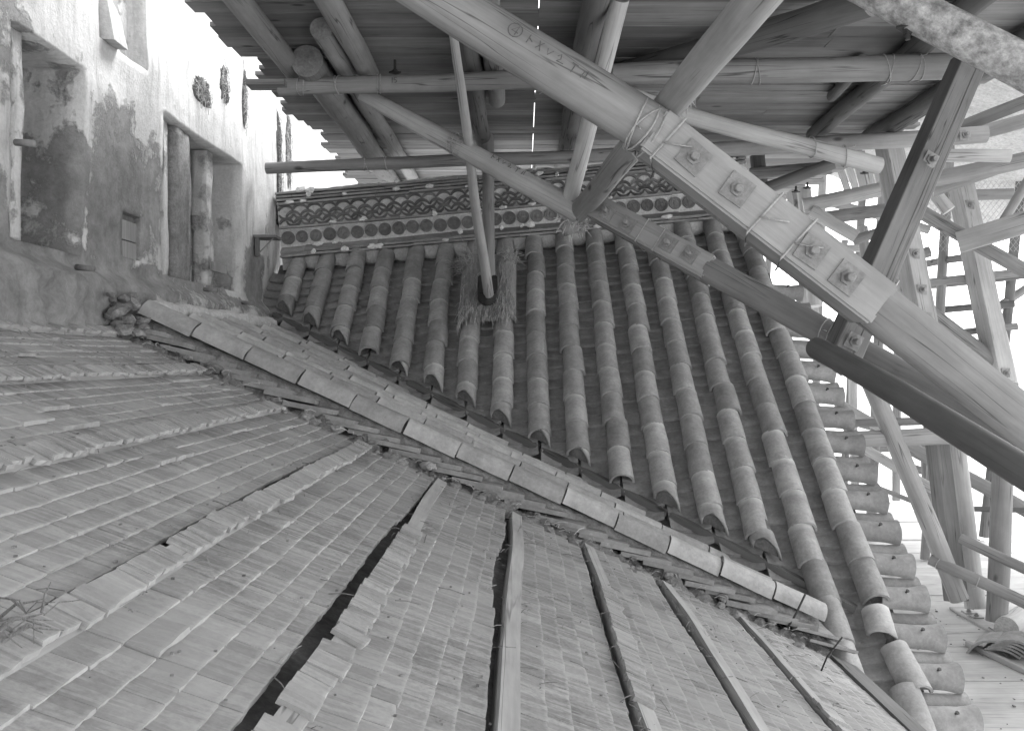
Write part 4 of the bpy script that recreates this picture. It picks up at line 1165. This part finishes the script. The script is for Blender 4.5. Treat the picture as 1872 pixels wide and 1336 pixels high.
for k, (px, py) in enumerate(((1476, 345), (1455, 352), (1580, 318))):
    hanging_bolt(P(px, py, 8.7), ('dark bolt head on the pale post at the ridge end', 'dark bolt head on the thin squared post', 'dark bolt hanging below the bright peeled log')[k], .06)
GF = 'far scaffold standards in the open'
for k, Yf in enumerate((10.6, 12.1, 13.7, 15.4, 17.4)):
    for x in (4.9, 6.3):
        if x > 6 and k % 2 == 0: continue
        log('far_standard', Vector((x + random.gauss(0, .12), Yf + random.gauss(0, .1), ZD_ + .02)), Vector((x + random.gauss(0, .2), Yf + random.gauss(0, .2), 3.1)), random.uniform(.055, .075), None, random.choice(('logmid', 'logdark')), label=('first', 'second', 'third', 'fourth', 'fifth')[k] + ' far upright scaffold log along the deck in the ' + ('inner' if x < 5 else 'outer') + ' row', cat='pole', group=GF, sides=10, end='endpale')
for z in (-1.3, 1.05):
    for x in (4.9, 6.3):
        log('far_rail', Vector((x + random.gauss(0, .05) + .08, 9.6, z + random.gauss(0, .08))), Vector((x + .08 + random.gauss(0, .1), 18, z + random.gauss(0, .25))), random.uniform(.038, .055), None, random.choice(('logmid', 'logdark')), label={-1.3: 'lowest', -.15: 'second lowest', 1.05: 'second highest', 2.2: 'highest'}[z] + ' far rail log receding along the ' + ('inner' if x < 5 else 'outer') + ' row of scaffold uprights', cat='rail', group='far scaffold rails along the deck', sides=10, end='endpale')
for k in range(5):
    Yf = random.uniform(10.5, 16); x0 = random.choice((4.4, 4.95, 6.3)); z0 = random.uniform(-1.5, 1.2)
    log('far_brace', Vector((x0, Yf, z0)), Vector((x0 + random.uniform(.6, 1.9), Yf + random.uniform(-1.2, 1.2), z0 + random.choice((-1, 1, .15)) * random.uniform(.4, 1.3))), random.uniform(.04, .06), None, random.choice(('logmid', 'logdark')), label=('first', 'second', 'third', 'fourth', 'fifth')[k] + ' slanting far scaffold log among the uprights beyond the deck', cat='brace', group='far scaffold braces', sides=10, end='endpale')
# leaning boards beyond
for k in range(5):
    o = beam('leaning_board', P(1535 + 17 * k, 306, 13), P(1552 + 15 * k, 356, 13), .05, .012, 'board', ('first', 'second', 'third', 'fourth', 'fifth')[k] + ' pale leaning board beyond the platform, counted from the ridge end', 'board', (1, 0, 0), False); o['group'] = 'leaning boards beyond the platform'
# wire netting
net = MB(); Yn = 10.0
c0, c1 = P(1690, 330, Yn), P(1900, 460, Yn)
w_, h_ = c1.x - c0.x, c0.z - c1.z; stp = .062
k = -int(h_ / stp) - 1
while k * stp < w_ + h_:
    for sgn in (1, -1):
        a, b_ = None, None
        x0 = k * stp if sgn == 1 else k * stp + h_
        pa_, pb_ = Vector((x0, 0, 0)), Vector((x0 + sgn * h_ * .8, 0, h_))
        # clip to the panel
        def clip(p, q):
            t0, t1 = 0, 1; d = q.x - p.x
            for (lo, s_) in ((0, 1), (w_, -1)):
                f0, f1 = s_ * (p.x - lo), s_ * (q.x - lo)
                if f0 < 0 and f1 < 0: return None
                if f0 < 0: t0 = max(t0, f0 / (f0 - f1))
                if f1 < 0: t1 = min(t1, f0 / (f0 - f1))
            return (p.lerp(q, t0), p.lerp(q, t1)) if t1 > t0 else None
        r = clip(pa_, pb_)
        if r: net.tube([Vector((c0.x + r[0].x, Yn + sgn * .002, c1.z + r[0].z)), Vector((c0.x + r[1].x, Yn + sgn * .002, c1.z + r[1].z))], .0026, 3)
    k += 1
tag(net.ob('wire_netting', M['wire']), 'wire netting stretched between the outer scaffold poles', 'netting')
# corrugated roof of the outer shelter
cor = MB(); v = []; f = []; na = 120
for a in range(na + 1):
    Y = 7.5 + 7.0 * a / na; dz = .02 * sin(a * pi / 2)
    for x in (3.9, 7.5): v.append((x, Y, 3.35 - .38 * (x - 3.9) + dz))
f = [[2 * a, 2 * a + 1, 2 * a + 3, 2 * a + 2] for a in range(na)]
shel = thing('shelter_roof', (5.5, 11, 2.7), 'corrugated sheet roof of the outer shelter beyond the platform', 'roof')
ob('corrugated_sheet', mk('corrugated_sheet', v, f, M['sheet']), shel)

# ------------------------------------------------------------------ deck beside the verge
ZD = -2.42
deck = thing('scaffold_deck', (4, 8, ZD), 'pale plank walkway deck beside the gable verge', 'deck')
Y = 4.6
while Y < 16:
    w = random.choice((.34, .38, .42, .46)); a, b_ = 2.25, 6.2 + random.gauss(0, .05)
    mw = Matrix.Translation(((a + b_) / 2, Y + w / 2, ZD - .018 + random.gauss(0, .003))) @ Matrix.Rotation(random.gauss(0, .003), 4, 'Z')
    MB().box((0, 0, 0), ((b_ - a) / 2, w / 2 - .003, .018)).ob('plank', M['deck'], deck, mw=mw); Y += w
for x in (2.6, 4.2, 5.8): MB().box((x, 10.3, ZD - .10), (.06, 5.7, .06)).ob('bearer', M['board'], deck)
dm = MB()
for k in range(120):
    p = Vector((random.uniform(2.7, 4.6), random.uniform(5.6, 9.5), ZD + .006)); r = random.uniform(.003, .008); dm.box(p, (r, r * random.uniform(.5, 2), r * .5))
tag(dm.ob('deck_grit', M['clod']), 'crumbs of mud and grit scattered on the deck', 'grit', kind='stuff')
# bolted ledge plate at the post feet
p, q = P(1752, 1108, 8.72), P(1872, 1178, 7.55); p.z = q.z = ZD + .012
pl = beam('foot_plate', p, q, .09, .012, 'splice', 'flat splice plate with bolts lying at the post feet on the deck', 'plate', (1, 1, 0), False)
for t in (.18, .3, .62, .75): bolt(pl, Matrix.Translation(p.lerp(q, t) + Vector((0, 0, .012))), .05, .01, .025, .014)
p = P(1839, 1127, 7.75); p.z = ZD + .105
tag(log('foot_log', p, p + Vector((.9, .9, 0)), .10, .10, 'logpale', end='endpale'), 'short thick log lying on the deck by the marked post', 'log')
# spare pan tiles stacked on edge on the deck, and a stack at the frame edge
base = P(1822, 1200, 7.25); base.z = ZD
SPT = mk('spare_tile', *pan_tile_geo(.30, .28, -.045, .02), M['panA'])
for k in range(5):
    mw = Matrix.Translation(base + Vector((.06 + .012 * k, -.03 * k + .06, .075 + .026 * k))) @ Matrix.Rotation(radians(-38), 4, 'Z') @ Matrix.Rotation(random.gauss(0, .02), 4, 'X')
    tag(ob('spare_tile', SPT, None, mw), ('lowest', 'second', 'third', 'fourth', 'topmost')[k] + ' curved spare roof tile up from the deck in the low heap', 'tile', 'spare tiles heaped on the deck')
mw = Matrix.Translation(base + Vector((-.10, .12, .10))) @ Matrix.Rotation(radians(-38), 4, 'Z') @ Matrix.Rotation(radians(-35), 4, 'Y')
tag(ob('spare_tile', SPT, None, mw), 'curved spare roof tile leaning against the low heap on the deck', 'tile', 'spare tiles heaped on the deck')
for k in range(16):
    mw = Matrix.Translation(base + Vector((.42 + random.gauss(0, .012), -.20 + random.gauss(0, .01), .06 + .034 * k))) @ Matrix.Rotation(radians(-30) + random.gauss(0, .06), 4, 'Z')
    tag(ob('spare_tile', SPT, None, mw), ORD[k] + ' curved spare roof tile up from the deck in the tall stack', 'tile', 'spare tiles in the tall stack')
p, q = P(1768, 1178, 7.6), P(1880, 1238, 6.9); p.z = q.z = ZD + .022
beam('loose_batten', p, q, .022, .022, 'board', 'thin loose batten lying on the deck before the spare tiles', 'batten', (0, 0, 1), False)

# ------------------------------------------------------------------ bent nails and wire twig on the stripped roof
def bent(nm, pts_, r, lab, cat): tag(MB().tube(pts_, r, 6).ob(nm, M['irondark'], None, True), lab, cat)
q = A(uA(1.60), 4.35, .02)
bent('bent_nail', [P(1497, 1236, 4.45), P(1512, 1200, 4.45), P(1540, 1164, 4.42)], .0042, 'long bent nail rising from the shingles by the eave board', 'nail')
bent('bent_nail', [P(1528, 1282, 4.1), P(1545, 1288, 4.1), P(1580, 1310, 4.02)], .004, 'bent iron nail lying near the eave end of the shingles', 'nail')
bent('bent_nail', [P(1168, 1336, 3.02), P(1180, 1324, 3.05), P(1196, 1318, 3.08), P(1205, 1328, 3.05)], .005, 'small curled nail beside a batten on the shingles', 'nail')
bent('wire_twig', [P(1438, 1150, 5.0), P(1456, 1120, 5.02), P(1472, 1086, 5.05)], .006, 'twisted wire twig tied to the last tiles of the front row', 'wire')

# torn bark strips caught under a batten at the roof's near end
tb = MB(); c = A(UB[3] - .02, 1.50, .05)
for k in range(20):
    L = random.uniform(.04, .10); p = c + Vector((random.gauss(0, .018), random.gauss(0, .05), random.uniform(-.01, .01)))
    d = Vector((random.uniform(-.3, .9), random.gauss(0, .5), random.uniform(-.45, .35))).normalized() * L
    tb.tube([p, p + d * .4 + Vector((0, 0, .012)), p + d * .75 + Vector((0, 0, .004)), p + d], random.uniform(.0015, .004), 4, r1=.0008)
tag(tb.ob('bark_tuft', M['strawmat']), 'ragged tuft of torn bark strips caught beside a covered batten', 'bark')
